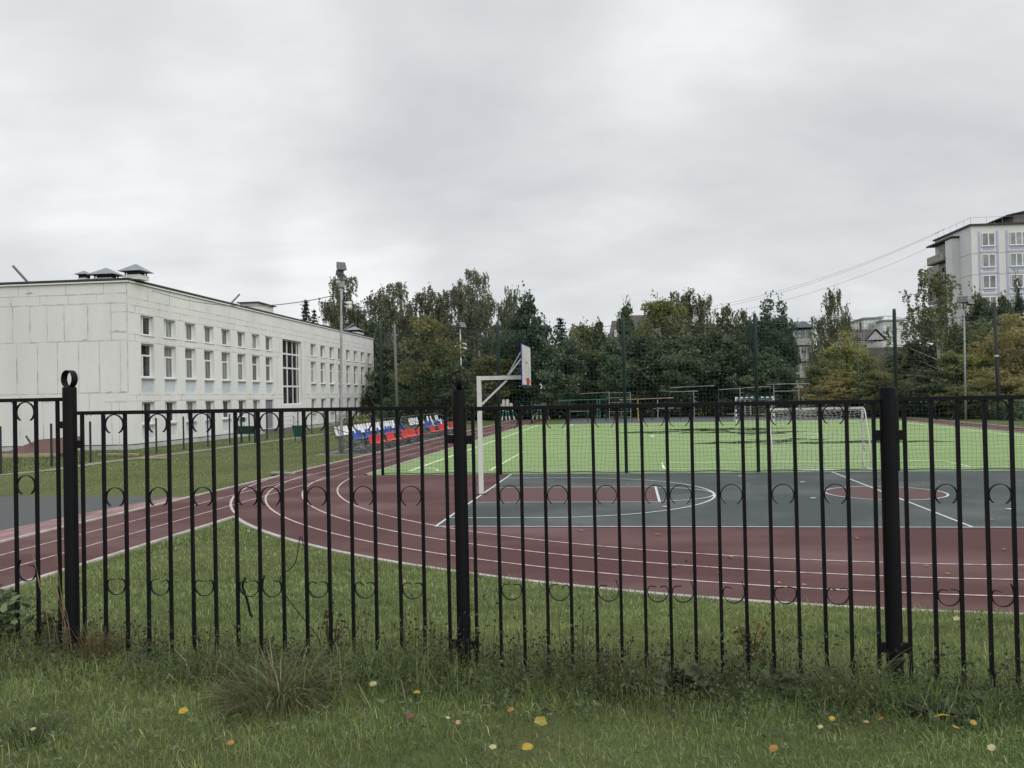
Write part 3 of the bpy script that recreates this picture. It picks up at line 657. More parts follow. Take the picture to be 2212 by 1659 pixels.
# panel joints: thin bands of mastic standing a hair proud of the wall
b = MB(); rj = random.Random(5)
def jx(u0_, u1_, z, w=.045):                                 # horizontal joint on the long front
    n_ = max(2, int((u1_-u0_)/.7)); 
    for i in range(n_):
        a_ = u0_+(u1_-u0_)*i/n_; c_ = u0_+(u1_-u0_)*(i+1)/n_; q = .0035+.0004*(i % 2); ww = w*rj.uniform(.7, 1.5); dz = rj.uniform(-.012, .012)
        segs = [(a_, c_)]
        for s0, s1 in segs: b.add([(q, s0, z-ww/2+dz), (q, s1, z-ww/2), (q, s1, z+ww/2), (q, s0, z+ww/2+dz)], [(0, 1, 2, 3)])
def jz(u, z0_, z1_, w=.045): 
    n_ = max(1, int((z1_-z0_)/.6))
    for i in range(n_):
        a_ = z0_+(z1_-z0_)*i/n_; c_ = z0_+(z1_-z0_)*(i+1)/n_; ww = w*rj.uniform(.7, 1.5); o = rj.uniform(-.01, .01)
        b.add([(.0045, u-ww/2+o, a_), (.0045, u+ww/2+o, a_), (.0045, u+ww/2, c_), (.0045, u-ww/2, c_)], [(0, 1, 2, 3)])
for z in (8.56, 8.16): jx(.02, LS-.02, z)
jx(.02, 22.3, 7.74); jx(26.85, LS-.02, 7.74); jx(.02, 22.3, 6.12); jx(26.85, LS-.02, 6.12); jx(.02, 22.3, 3.06); jx(26.85, LS-.02, 3.06); jx(.02, 22.3, 2.71); jx(26.85, LS-.02, 2.71)
jx(.02, 22.3, 6.5, .03); jx(26.85, LS-.02, 6.5, .03)
for k in range(20): jz(2.04+k*2.46, 8.58, HS-.16); jz(.9+k*2.46, 8.18, 8.54)
for i, u in enumerate(cols):
    for uu in (u-.56,): jz(uu, 7.76, 8.14); jz(uu, 6.14, 6.48); jz(uu, 2.73, 3.04)
jz(cols[7]+WW+.5, 6.14, 6.48); jz(21.2, 2.8, 7.7); jz(21.75, 6.14, 7.72); jz(27.5, 2.8, 7.7); jz(28.3, 2.75, 3.05); jz(27.9, 6.15, 6.5)
b.build('panel_seams', m_seam, SCH)
b = MB()                                                      # and on the short end towards the street
def lx(v0, v1, z, w=.055):
    n_ = max(2, int((v1-v0)/.6))
    for i in range(n_):
        a_ = v0+(v1-v0)*i/n_; c_ = v0+(v1-v0)*(i+1)/n_; q = -.0035-.0004*(i % 2); ww = w*rj.uniform(.6, 1.6); dz = rj.uniform(-.015, .015)
        b.add([(-a_, q, z-ww/2+dz), (-c_, q, z-ww/2), (-c_, q, z+ww/2), (-a_, q, z+ww/2+dz)], [(3, 2, 1, 0)])
def lz(v, z0_, z1_, w=.05):
    n_ = max(1, int((z1_-z0_)/.5))
    for i in range(n_):
        a_ = z0_+(z1_-z0_)*i/n_; c_ = z0_+(z1_-z0_)*(i+1)/n_; ww = w*rj.uniform(.6, 1.6); o = rj.uniform(-.015, .015)
        b.add([(-v-ww/2+o, -.0045, a_), (-v+ww/2+o, -.0045, a_), (-v+ww/2, -.0045, c_), (-v-ww/2, -.0045, c_)], [(0, 1, 2, 3)])
for z in (8.8, 8.26, 6.16, 3.22): lx(.05, 16, z)
lx(.05, 1.1, 6.62); lx(.05, 1.5, 2.7); lx(.05, 1.0, 7.75, .04)
for v in (1.44, 3.73, 5.98, 6.6, 8.9, 11.2): lz(v, 8.83, HS-.15)
for v in (1.86, 3.57, 5.31, 7.08, 8.8, 10.5): lz(v, 8.3, 8.77)
for v in (1.02, 2.42, 3.85, 4.88, 5.94, 7.0, 8.1, 9.2, 10.6): lz(v, 6.2, 8.23)
for v in (.49, 1.75, 3.01, 4.28, 5.5, 6.78, 8.0, 9.3, 10.6): lz(v, 3.26, 6.12)
for v in (.6, 1.05, 2.4, 3.7, 5.2, 6.6, 8.1, 9.5): lz(v, .3, 2.68 if v < 1.2 else 3.18, .04)
lz(.06, 3.2, HS-.2, .05)
b.build('panel_seams', m_seam, SCH)
b = MB()
for _ in range(26):
    u = rj.choice(cols)+rj.uniform(0, WW); z1_ = rj.choice((6.5, 6.5, 3.1, 8.1)); h_ = rj.uniform(.08, .3); w_ = rj.uniform(.03, .12)
    b.add([(.0055, u, z1_), (.0055, u+w_, z1_), (.0055, u+w_*.6, z1_-h_), (.0055, u+w_*.3, z1_-h_*.8)], [(0, 3, 2, 1)])
for v, z, s_ in ((5.95, 8.95, .3), (.7, 6.65, .22), (.3, 6.6, .25), (1.2, 3.2, .3), (2.6, 6.2, .2)):
    b.add([(-v-s_, -.0055, z), (-v, -.0055, z-.03), (-v+s_*.8, -.0055, z+.02), (-v+s_*.2, -.0055, z+s_*.35)], [(0, 1, 2, 3)])
b.build('dirt_stain', m_stain, SCH)
# windows: frame mesh with its panes and sill below it
def win_meshes(w, h, kind):
    fb = MB(); pb = MB(); t = .085; x0, x1 = -.10, -.0
    def fr(u0_, u1_, z0_, z1_, tt=t):
        fb.box(x0, x1, u0_, u1_, z1_-tt, z1_); fb.box(x0, x1, u0_, u1_, z0_, z0_+tt); fb.box(x0, x1-.001, u0_, u0_+tt, z0_+tt, z1_-tt); fb.box(x0, x1-.001, u1_-tt, u1_, z0_+tt, z1_-tt)
    fr(0, w, 0, h)
    if kind == 'b': fb.box(x0, x1-.002, t, w-t, h*.655-.05, h*.655+.05); fb.box(x0, x1-.003, w*.36-.06, w*.36+.06, t, h*.655-.05)
    elif kind == 't':
        for u in (.62, 1.62, 2.85, 3.85): fb.box(x0, x1-.002, u-.035-(.035 if u == 1.62 else 0), u+.035+(.035 if u == 1.62 else 0), t, h-t)
        for z in (1.55, 3.1, 4.3): fb.box(x0, x1-.001, t, w-t, z-.07, z+.07)
    else: fb.box(x0, x1-.002, w*.38-.07, w*.38+.07, t, h-t)
    pb.box(-.075, -.055, t*.5, w-t*.5, t*.5, h-t*.5)
    return fb, pb
WM = {}
for k, h_ in (('a', 1.13), ('b', 1.97), ('c', 1.27)): WM[k] = win_meshes(WW, h_, k)
WM['t'] = win_meshes(4.37, 5.5, 't')
sb = MB(); sb.box(-.02, .27, -.04, WW+.04, -.05, -.005)
PROT = {}
dark = {(0, 'a'), (0, 'b'), (0, 'c'), (1, 'c')}
ci = 0
for u0_, u1_, z0_, z1_, k in opens:
    if k in 'abct':
        i = min(range(16), key=lambda q: abs(cols[q]-u0_))
        if k not in PROT:
            w_ = WM[k][0].build('window', m_frame); PROT[k] = (w_.data, WM[k][1].build('pane', m_glass if k != 't' else m_glassd).data, sb.build('sill', m_frame).data)
            for o in list(COL.objects)[-3:]: COL.objects.unlink(o)
        fm, pm, sm = PROT[k]
        w_ = link('window', fm, SCH, (-REC[k]+.02, u0_, z0_)); p_ = link('pane', pm, w_)
        if (i, k) in dark or (k == 'c' and rj.random() < .5):
            pm2 = pm.copy(); pm2.materials.clear(); pm2.materials.append(m_glassd); p_.data = pm2
        if k != 't': link('sill', sm, w_)
    elif k == 's':
        b = MB(); b.box(-.03, 0, 0, u1_-u0_, 0, z1_-z0_); b.build('spandrel_panel', m_spand, SCH, loc=(-REC[k]+.01, u0_, z0_))
b = MB(); b.box(-.05, 0, 0, 1.58, 0, 1.36); b.box(-.05, -.006, 0, 1.58, 1.362, 2.29); b.box(0, .02, .12, .16, .7, .9); b.build('door', m_door, SCH, loc=(-.1, 18.72, .35))
b = MB(); b.box(0, 1.5, 18.3, 20.8, -.3, .33); b.build('landing', m_conc, SCH)
b = MB()
for i in range(3): b.box(.0, 1.5, 20.8+.32*i, 21.12+.32*i, -.3, .22-.12*i)
b.build('step', m_conc, SCH)
b = MB()
for y in (18.35, 20.75): b.beam((1.45, y, .33), (1.45, y, 1.3), .04)
for z in (1.3, .95, .6): b.beam((1.45, 18.35, z), (1.45, 20.75, z), .03); b.beam((1.45, 20.75, z), (1.45, 21.8, z-.75), .03)
b.build('handrail', m_pole, SCH)
# things on the roof
def vent(v, y, w, d, h, box, name='roof_vent', cap=.22):
    b = MB(); zb = HS+.1
    b.box(-v-w/2, -v+w/2, y-d/2, y+d/2, zb, zb+box); p = b.build(name, m_wall, SCH)
    b = MB(); z0_ = zb+box
    for sx_ in (-1, 1):
        for sy_ in (-1, 1): b.box(-v+sx_*w*.4-.03, -v+sx_*w*.4+.03, y+sy_*d*.4-.03, y+sy_*d*.4+.03, z0_, z0_+.2)
    b.box(-v-w*.34, -v+w*.34, y-d*.34, y+d*.34, z0_, z0_+.17); b.build('vent_throat', m_dark, p)
    b = MB(); W2, D2 = w/2+cap, d/2+cap; rw, rd = max(w/2-.75, .02), .02
    if d > w: rw, rd = .02, max(d/2-.75, .02)
    zc = z0_+.2
    b.add([(-v-W2, y-D2, zc), (-v+W2, y-D2, zc), (-v+W2, y+D2, zc), (-v-W2, y+D2, zc), (-v-rw, y-rd, zc+h), (-v+rw, y-rd, zc+h), (-v+rw, y+rd, zc+h), (-v-rw, y+rd, zc+h)],
          [(0, 1, 5, 4), (1, 2, 6, 5), (2, 3, 7, 6), (3, 0, 4, 7), (4, 5, 6, 7), (3, 2, 1, 0)]); b.build('vent_cap', m_vent, p)
vent(.06, .95, 1.0, 1.0, .47, .26); vent(1.86, .95, 1.2, .9, .44, .14); vent(3.22, .95, .45, .5, .24, .22, cap=.17)
b = MB(); b.tube([(-6.6, .9, HS+.1), (-7.4, .6, HS+1.15)], .07, 8); b.build('roof_pipe', m_galv, SCH)
b = MB(); b.tube([(-.6, 14.0, HS+.1), (-.2, 14.8, HS+.95)], .07, 8); b.build('roof_pipe', m_galv, SCH)
b = MB(); b.tube([(-.6, 40.0, HS+.1), (.2, 41.6, HS+1.0)], .1, 8); b.build('roof_pipe', m_galv, SCH)
b = MB(); b.box(-1.9, -.5, 18.6, 21.8, HS+.1, HS+.75); p = b.build('roof_hatch', m_wall, SCH); b = MB(); b.box(-2.1, -.3, 18.4, 22, HS+.753, HS+.83); b.build('hatch_lid', m_roof, p)
vent(1.1, 46.2, 1.4, 2.0, .45, .35)
m_cable = mat('grey cable', (.16, .165, .17), .7)
def sag(name, a, c, s_, r, label, cat='cable'):
    a, c = Vector(a), Vector(c); b = MB(); n_ = 24
    b.tube([a.lerp(c, i/n_) - Vector((0, 0, s_*4*(i/n_)*(1-i/n_))) for i in range(n_+1)], r, 4); return tag(b.build(name, m_cable), label, cat)
sag('overhead_cable', (-27.9, 45.2, 9.25), (-13.45, 37.5, 7.6), .75, .02, 'thin cable sagging from the white school to the near floodlight pole')

# ---------------------------------------------------------------- low mesh fence, bin, clutter by the school
mf = thing('mesh_fence', 'low wire mesh fence on thin black posts along the white school', 'fence', (-23.9, 33, 0))
ys = [28.4, 31.2] + [33.7+2.58*k for k in range(19)]
for y in ys:
    b = MB(); b.box(-.035, .035, y-33-.03, y-33+.03, 0, 1.82); b.build('fence_post', m_dark, mf)
X_ = np.arange(28.4, ys[-1], .2)
PP = np.stack(np.meshgrid(X_, np.linspace(.1, 1.72, 10)), -1); PP = np.concatenate([np.zeros(PP.shape[:2]+(1,)), PP], -1); PP[..., 1] -= 33
V, Q = cords(PP, .0028)
link('mesh_panel', np_mesh('mesh_panel', V, Q, mat=m_pole), mf)
gb = gnd(688, 955); tb = thing('trash_bin', 'tapered dark green trash bin on thin legs before the school wall', 'bin', (gnd(645, 955).x, gnd(645, 955).y, 0))
b = MB(); b.lathe([(.26, .32), (.42, 1.0), (.44, 1.02)], (0, 0, 0), 4); b.v = [(Matrix.Rotation(pi/4, 3, 'Z') @ Vector(v))[:] for v in b.v]; b.build('body', m_binbody, tb)
b = MB()
for s_ in (-1, 1): b.beam((s_*.2, 0, 0), (s_*.22, 0, .5), .04)
b.build('leg', m_dark, tb)
nb = thing('green_gate', 'dark green framed gate with solid lower panel in the mesh fence', 'gate', (-23.2, 47.6, 0))
b = MB()
for x in (-.55, .55): b.beam((x, 0, 0), (x, 0, 2.0), .09)
b.beam((-.55, 0, 1.95), (.55, 0, 1.95), .06); b.build('gate_frame', m_greenpaint, nb)
b = MB(); b.box(-.8, .6, -.06, -.02, .55, 1.05); b.box(-.5, -.2, -.055, -.045, 1.3, 1.6); b.build('gate_panel', m_greenpaint, nb)
nb.rotation_euler.z = -.3
g = gnd(100, 990); mp_ = thing('metal_hatch_cover', 'rust red sheet metal cover leaning over rubble beside the school end', 'hatch cover', (-29.6, 38.2, 0), .1)
b = MB(); b.add([(-1.9, -.9, .12), (1.7, -1.0, .2), (1.4, 1.0, .95), (-.9, .9, .8), (-1.9, -.9, .06), (1.7, -1.0, .14), (1.4, 1.0, .89), (-.9, .9, .74)], [(0, 1, 2, 3), (7, 6, 5, 4), (0, 4, 5, 1), (1, 5, 6, 2), (2, 6, 7, 3), (3, 7, 4, 0)]); b.build('sheet', m_rubble, mp_)
b = MB(); b.box(-2.3, 1.3, -1.12, -1.02, .0, .2); b.build('edge_board', m_wood, mp_)
b = MB(); b.beam((-.5, .2, .0), (-.95, -.1, 1.05), .1); b.build('stake', m_rubble, mp_)
for i, (px, py, w, h_, lb) in enumerate([(255, 985, 2.2, .1, 'pale plank lying in weeds by the school corner'), (330, 992, 1.6, .08, 'shorter pale plank lying nearer the mesh fence'), (612, 1025, .8, .05, 'tilted white concrete slab in the grass beside the red track')]):
    g = gnd(px, py); b = MB(); b.box(-w/2, w/2, -.12-.2*(i == 2), .12+.2*(i == 2), 0, h_); o = b.build('plank' if i < 2 else 'concrete_slab', m_wood if i < 2 else m_path, None, loc=(g.x, g.y, .02)); o.rotation_euler = (0, .08*(i == 2), .2*i-.1); tag(o, lb, 'plank' if i < 2 else 'slab')

# ---------------------------------------------------------------- workout ground beyond the pitch
def rack(px, Y, label, parts, rz=0):
    p = at(px, 905, Y); t = thing('workout_frame', label, 'exercise frame', (p.x, Y, 0), rz)
    for nm, m, segs in parts:
        for s_ in segs:
            b = MB(); b.beam(s_[0], s_[1], (s_[2] if len(s_) > 2 else .07)*.72); b.build(nm, m, t)
    return t
W_, D_, Gc = m_rack, m_greenpaint, m_teal
rack(1270, 76, 'high bar frame with two crossbars at the left of the workout ground', [('upright', D_, [((-1.6, 0, 0), (-1.6, 0, 2.0), .11), ((.0, 0, 0), (0, 0, 2.0), .11), ((1.7, 0, 0), (1.7, 0, 2.75), .11)]), ('crossbar', W_, [((-2, 0, 1.0), (.1, 0, .98), .07), ((-.7, 0, 2.6), (2, 0, 2.68), .06)]), ('top_beam', Gc, [((-2.6, 0, 2.02), (1.8, 0, 2.05), .09)])])
rack(1310, 79, 'ladder rack with white rungs left of the second net pole', [('upright', W_, [((.3, 0, 0), (.3, 0, 2.7), .07), ((2.3, 0, 0), (2.3, 0, 2.7), .07)]), ('rung', W_, [((.3, 0, z), (2.3, 0, z), .05) for z in (.3, .8, 1.25, 1.7, 2.15, 2.62)]), ('side_post', Gc, [((-.6, 0, 0), (-.6, 0, 2), .09), ((-.85, 0, 0), (-.85, 0, 2), .09)])])
rack(1400, 77, 'long low frame with yellow and white posts behind the second net pole', [('upright', m_yellow, [((-.9, 0, 0), (-.9, 0, 1.9), .1)]), ('upright', W_, [((.9, 0, 0), (.9, 0, 1.9), .12)]), ('upright', D_, [((-1.5, 0, 0), (-1.5, 0, 1.9), .1), ((.4, 0, 0), (.4, 0, 1.0), .1), ((2.9, 0, 0), (2.9, 0, 1.1), .1)]), ('crossbar', W_, [((.5, 0, 1.1), (3.1, 0, 1.1), .08)]), ('top_beam', m_wood, [((-2.6, 0, 1.95), (2.3, 0, 2.05), .1)])])
rack(1500, 80, 'tall frame with pale stepped crossbars left of the striped goal', [('upright', D_, [((-2.3, 0, 0), (-2.3, 0, 3.2), .12), ((2.3, 0, 0), (2.3, 0, 2.9), .12)]), ('upright', W_, [((0, 0, 0), (0, 0, 2.7), .08)]), ('crossbar', W_, [((-2.2, 0, 3.0), (1.9, 0, 3.1), .09), ((-2.2, 0, 2.6), (.4, 0, 2.62), .09), ((-3.2, .3, 2.72), (-2.2, 0, 2.64), .07)]), ('rung', W_, [((0, 0, z), (.25, 0, z-.05), .05) for z in (.5, .9, 1.3, 1.7, 2.1)])])
rack(1600, 79, 'T shaped pull up bar right of the striped goal', [('upright', W_, [((0, 0, 0), (0, 0, 2.8), .09)]), ('upright', D_, [((-1.6, 0, 0), (-1.6, 0, 1.4), .1), ((.5, 0, 0), (.5, 0, 1.2), .1), ((2.7, 0, 0), (2.7, 0, 2.8), .1)]), ('crossbar', W_, [((-1.9, 0, 2.72), (.4, 0, 2.8), .08), ((.4, 0, 2.85), (2.8, 0, 2.9), .08), ((-1.3, 0, 1.2), (-.1, 0, 1.2), .06), ((-1.2, 0, .4), (.3, 0, .4), .06)]), ('rung', W_, [((0, 0, z), (.3, 0, z-.05), .05) for z in (.5, .95, 1.4, 1.85, 2.4)])])
rack(1640, 82, 'green topped climbing frame with white and yellow slats', [('upright', W_, [((-1.3, 0, .2), (-1.3, 0, 1.6), .16), ((-.8, 0, .2), (-.8, 0, 1.6), .16), ((.9, 0, .2), (.9, 0, 1.6), .1), ((1.4, 0, .2), (1.4, 0, 1.6), .1)]), ('upright', m_yellow, [((1.15, 0, .2), (1.15, 0, 1.55), .1)]), ('upright', D_, [((-1.7, 0, 0), (-1.7, 0, 1.6), .1), ((1.7, 0, 0), (1.7, 0, 1.6), .1)]), ('top_beam', Gc, [((-1.9, 0, 1.7), (1.9, 0, 1.7), .12)]), ('crossbar', m_yellow, [((-.4, 0, .25), (1.6, 0, .25), .09)])])
rack(1700, 78, 'tall portal frame with overhanging top bar above the white goal', [('upright', W_, [((-1.1, 0, 0), (-1.1, 0, 3.0), .09), ((1.1, 0, 0), (1.1, 0, 3.0), .09)]), ('crossbar', W_, [((-1.7, 0, 3.1), (2.1, 0, 3.1), .09), ((-1.1, 0, 2.45), (1.1, 0, 2.45), .08), ((-1.6, .2, 1.5), (.6, .2, 1.5), .07)])])
def stand(px, Y, label):
    p = at(px, 905, Y); t = thing('exercise_stand', label, 'exercise stand', (p.x, Y, 0), group='stands of rounded boards on splayed legs')
    for k, (x, h_) in enumerate(((-.55, 1.75), (-.2, 2.2), (.2, 2.2), (.58, 1.8))):
        b = MB(); b.box(x-.16, x+.16, -.03, .03, 1.35, h_-.16)
        pts = [(x+.16*cos(a_), h_-.16+.16*sin(a_)) for a_ in np.linspace(0, pi, 9)]
        o = len(b.v); b.v += [(q, -.03, z) for q, z in pts] + [(q, .03, z) for q, z in pts]; b.face(*range(o+8, o-1, -1)); b.face(*range(o+9, o+18))
        for i in range(8): b.face(o+i, o+i+1, o+10+i, o+9+i)
        b.build('board', m_white, t)
    for k, (x0, x1) in enumerate(((-.55, -.85), (-.2, -.4), (.0, .05), (.2, .42), (.58, .92))):
        b = MB()
        for i, (f0, f1) in enumerate(((0, .35), (.35, .7), (.7, 1))):
            b.cur = 1 if i == 1 else 0
            b.beam((x0+(x1-x0)*f0, -.1*f0, 1.4*(1-f0)), (x0+(x1-x0)*f1, -.1*f1, 1.4*(1-f1)), .11)
        b.build('leg', [m_white, m_teal], t)
stand(1093, 84, 'white and teal exercise stand left of its twin behind the red straight')
stand(1168, 86, 'white and teal exercise stand right of its twin by the turf corner')

# ---------------------------------------------------------------- buildings beyond the trees
m_tow = mat('pale tower tile', (.70, .71, .70), .8, (.64, .65, .645), .6, 6, c3=(.60, .61, .60), s3=.12)
m_vio = mat('violet trim', (.38, .40, .56), .8, (.44, .46, .58), 1, 5); m_balc = mat('weathered balcony sheet', (.36, .35, .31), .85, (.24, .23, .20), 1.2, 5); m_tgl = mat('tower glass', (.16, .18, .185), .12, (.30, .32, .31), .8, 3, obj_rand=.3)
tc_ = at(2097, 488, 116)
TW = thing('apartment_tower', 'tall pale apartment tower with violet window surrounds and stacked balconies', 'apartment block', (tc_.x, 116, 0), .06)
HT = tc_.z
b = MB(); b.box(0, 16, 0, 11, -.2, HT); b.build('wall', m_tow, TW)
b = MB(); b.box(-.25, 16.2, -.25, 11.2, HT, HT+.22); rf = b.build('roof', m_roof, TW)
b = MB(); b.box(6.0, 14, 1.2, 6, HT+.22, HT+1.75); h_ = b.build('lift_house', mat('dark plaster', (.17, .165, .155), .9), TW)
b = MB(); b.add([(5.0, .6, HT+1.3), (14.5, .6, HT+3.2), (14.5, 6.6, HT+3.2), (5, 6.6, HT+1.3), (5.0, .6, HT+1.45), (14.5, .6, HT+3.35), (14.5, 6.6, HT+3.35), (5, 6.6, HT+1.45)], [(3, 2, 1, 0), (4, 5, 6, 7), (0, 1, 5, 4), (1, 2, 6, 5), (2, 3, 7, 6), (3, 0, 4, 7)]); b.build('lift_roof', m_roof, TW)
b = MB()
for x in np.arange(0, 16, 2): b.beam((x, 0, HT+.2), (x, 0, HT+1.1), .025)
for y in np.arange(0, 12, 2): b.beam((0, y, HT+.2), (0, y, HT+1.1), .025)
b.beam((0, 0, HT+1.1), (16, 0, HT+1.1), .03); b.beam((0, 0, HT+1.1), (0, 11, HT+1.1), .03); b.build('roof_railing', m_pole, TW)
tb_ = MB(); jb = MB()
for fl_ in range(8):
    z0_ = HT-1.05-2.8*fl_-1.65
    for u0_, u1_, n_ in ((1.35, 2.95, 2), (4.85, 7.15, 3), (9.2, 10.8, 2), (12.5, 14.8, 3)):
        fb = MB(); w_ = u1_-u0_
        for k in range(n_+1): x = u0_+w_*k/n_; fb.box(max(x-.07, u0_), min(x+.07, u1_), -.09, -.02, z0_+.05, z0_+1.6)
        fb.box(u0_, u1_, -.091, -.021, z0_-.02, z0_+.05); fb.box(u0_, u1_, -.091, -.021, z0_+1.6, z0_+1.67); fb.box(u0_-.1, u1_+.1, -.16, -.022, z0_-.1, z0_-.025)
        f_ = fb.build('window', m_frame, TW); pb = MB(); pb.box(u0_+.05, u1_-.05, -.06, -.03, z0_+.05, z0_+1.6); pb.build('pane', m_tgl, f_)
        for x in (u0_-.5, u1_+.2): tb_.box(x, x+.28, -.03, -.004, z0_-.95, z0_+1.95)
        tb_.box(u0_-.24, u1_+.24, -.0295, -.0045, z0_-.9, z0_-.7); tb_.box(u0_+.1, u1_-.1, -.0305, -.0055, z0_-.5, z0_-.2)
    jb.box(0, 16, -.0035, -.001, z0_-1.02, z0_-.97); jb.box(-.0035, -.001, 0, 11, z0_-1.02, z0_-.97)
tb_.build('violet_trim', m_vio, TW); jb.build('joint', m_conc, TW)
b = MB(); b.box(-1.0, -.002, 3.4, 5.4, 0, HT-1.0); b.build('pier', m_tow, TW)
b = MB(); b.box(-1.15, -.002, 3.2, 11.3, HT-.9, HT-.7); b.build('balcony_roof', m_roof, TW)
for fl_ in range(8):
    z0_ = HT-3.3-2.8*fl_
    b = MB(); b.box(-1.1, -.003, 5.42, 11.2, z0_-.3, z0_-.12); bb = b.build('balcony', m_conc, TW)
    b = MB(); b.box(-1.13, -1.06, 5.6, 11.2, z0_-.12, z0_+.85); b.box(-1.06, -.01, 11.1, 11.2, z0_-.12, z0_+.85); b.build('balcony_parapet', m_balc, bb)
    b = MB(); b.box(-.06, -.005, 5.9, 9.6, z0_, z0_+2.0); b.build('balcony_window', m_glassd, bb)
    if fl_ in (1, 2, 3, 5):
        b = MB(); b.box(-1.12, -1.07, 7.4, 11.2, z0_+.853, z0_+2.2); b.build('balcony_glazing', m_balc, bb)
wa = TW.location
for i, (dz, dy, q) in enumerate(((.4, 0, (1530, 664)), (.3, 2, (1530, 670)), (-1.2, 3, (1560, 678)))):
    a_ = Vector((wa.x, wa.y+9+dy, HT+1+dz)); c_ = at(*q, 128)
    sag('power_line', a_, c_, 1.2, .017, ('uppermost', 'middle', 'lowest')[i]+' of three cables running from the apartment tower over the trees')
# five storey block seen between the trees
m_blk = mat('grey block wall', (.42, .43, .42), .85, (.36, .37, .36), .5, 5); m_slate = mat('slate roof', (.20, .225, .23), .7); m_redp = mat('dark red balcony panel', (.20, .04, .035), .8)
p = at(1738, 706, 150); q = at(1500, 720, 150)
FB = thing('apartment_block', 'grey five storey block with glazed balconies showing between the trees', 'apartment block', (p.x, 150, 0))
HB = p.z; b = MB(); b.box(-22, 1.2, 0, 12, -.2, HB-.4); b.build('wall', m_blk, FB)
b = MB(); b.add([(-22.4, -.6, HB-.4), (1.5, -.6, HB-.4), (1.5, 12.5, HB-.4), (-22.4, 12.5, HB-.4), (-22.4, 6, HB+1.4), (1.5, 6, HB+1.4)], [(0, 1, 5, 4), (2, 3, 4, 5), (1, 2, 5), (3, 0, 4), (3, 2, 1, 0)]); b.build('roof', m_slate, FB)
b = MB(); b.add([(-2.6, -1.6, HB-.2), (1.6, -1.6, HB-.2), (-2.6, 4, HB-.1), (1.6, 4, HB-.1), (-.5, -1.6, HB+.9), (-.5, 4, HB+1.0)], [(0, 1, 4), (0, 4, 5, 2), (1, 3, 5, 4), (0, 2, 3, 1)]); b.build('dormer', m_slate, FB)
for fl_ in range(5):
    z0_ = HB-3.0-2.85*fl_
    b = MB(); b.box(-2.2, 1.0, -1.2, -.01, z0_-.25, z0_-.1); b.box(-2.2, 1.0, -1.2, -1.12, z0_-.1, z0_+.85); bl = b.build('balcony', m_redp if fl_ == 3 else m_blk, FB)
    b = MB(); b.box(-2.1, .9, -1.1, -1.05, z0_+.853, z0_+2.3); g_ = b.build('balcony_glazing', m_tgl, bl)
    b = MB()
    for x in (-2.1, -1.1, -.1, .85): b.box(x, x+.08, -1.14, -1.101, z0_+.86, z0_+2.3)
    b.build('glazing_bar', m_frame, bl)
    for x in (-4.8, -8.2, -11.4, -14.6, -17.8):
        b = MB(); b.box(x, x+1.5, -.06, -.004, z0_+.5, z0_+2.0); b.build('window', m_tgl, FB)
b = MB(); b.box(1.22, 1.5, -.3, .1, 0, HB-.5); b.build('downpipe', m_frame, FB)
# brown mansard building
m_brown = mat('brown roof', (.11, .098, .095), .85); m_cream = mat('pale render', (.55, .55, .54), .85)
p = at(1400, 668, 140); p2 = at(1314, 712, 140)
BB = thing('mansard_building', 'brown mansard roofed building rising behind the dark hedge trees', 'building', (p2.x, 140, 0))
b = MB(); b.box(-4, 14, 0, 12, -.2, p2.z-1.6); b.build('wall', mat('brown brick', (.11, .085, .075), .9), BB)
b = MB()
for i, (x0, x1, z) in enumerate(((-4, 0, -1.2), (0, 3.0, 2.2), (3.0, 7.2, 3.0), (7.2, 14, 4.6))):
    z0_ = p2.z-1.6; z1_ = p2.z+z-.6
    b.add([(x0, -.3, z0_), (x1-.01, -.3, z0_), (x1-.01, 12, z0_), (x0, 12, z0_), (x0+(.6 if i == 1 else 0), 1.4, z1_), (x1-.01, 1.4, z1_), (x1-.01, 12, z1_), (x0+(.6 if i == 1 else 0), 12, z1_)], [(0, 1, 5, 4), (1, 2, 6, 5), (3, 0, 4, 7), (4, 5, 6, 7)])
b.build('roof', m_brown, BB)
b = MB(); b.box(6.8, 12, 2.5, 8, p2.z+4.0, p2.z+4.9); b.build('penthouse', m_cream, BB)
b = MB(); b.box(1.0, 2.4, -.5, .8, p2.z-1.3, p2.z-.1); b.build('dormer_window', m_cream, BB)
b = MB(); b.tube([(8.4, 3, p2.z+4.9), (8.4, 3, p2.z+6.4)], .05, 5); b.build('antenna', m_dark, BB)
# house with a white gable, long dark roof, far white blocks
p = at(1872, 735, 125); HH = thing('gabled_house', 'small white walled house with dark gabled roof beyond the pitch', 'house', (p.x, 125, 0))
b = MB(); b.box(-4.2, 1.0, 0, 8, 0, p.z); b.build('wall', m_cream, HH)
b = MB(); b.add([(-4.0, -.1, p.z+.003), (2.6, -.2, p.z+.003), (2.6, 8, p.z+.003), (-4.4, 8, p.z+.003), (-3.6, 4, p.z+1.9), (1.6, 4, p.z+1.9)], [(0, 1, 5, 4), (2, 3, 4, 5), (1, 2, 5), (3, 0, 4)])
b.add([(-.4, -.8, p.z), (2.8, -.8, p.z-.1), (1.1, -.8, p.z+1.6), (1.1, 4, p.z+1.6), (-.4, 4, p.z), (2.8, 4, p.z)], [(0, 2, 3, 4), (2, 1, 5, 3)]); b.build('roof', m_brown, HH)
b = MB(); b.add([(-.1, -.6, p.z+.01), (2.3, -.6, p.z+.01), (1.1, -.6, p.z+1.3)], [(0, 1, 2)]); b.build('gable', m_cream, HH)
for x in (-2.4, -.9): b = MB(); b.box(x, x+.9, -.06, -.004, p.z-1.7, p.z-.7); b.build('window', m_glassd, HH)
b = MB(); b.tube([(.0, 3, p.z+1.5), (0, 3, p.z+2.9)], .16, 6); b.build('chimney', m_brown, HH)
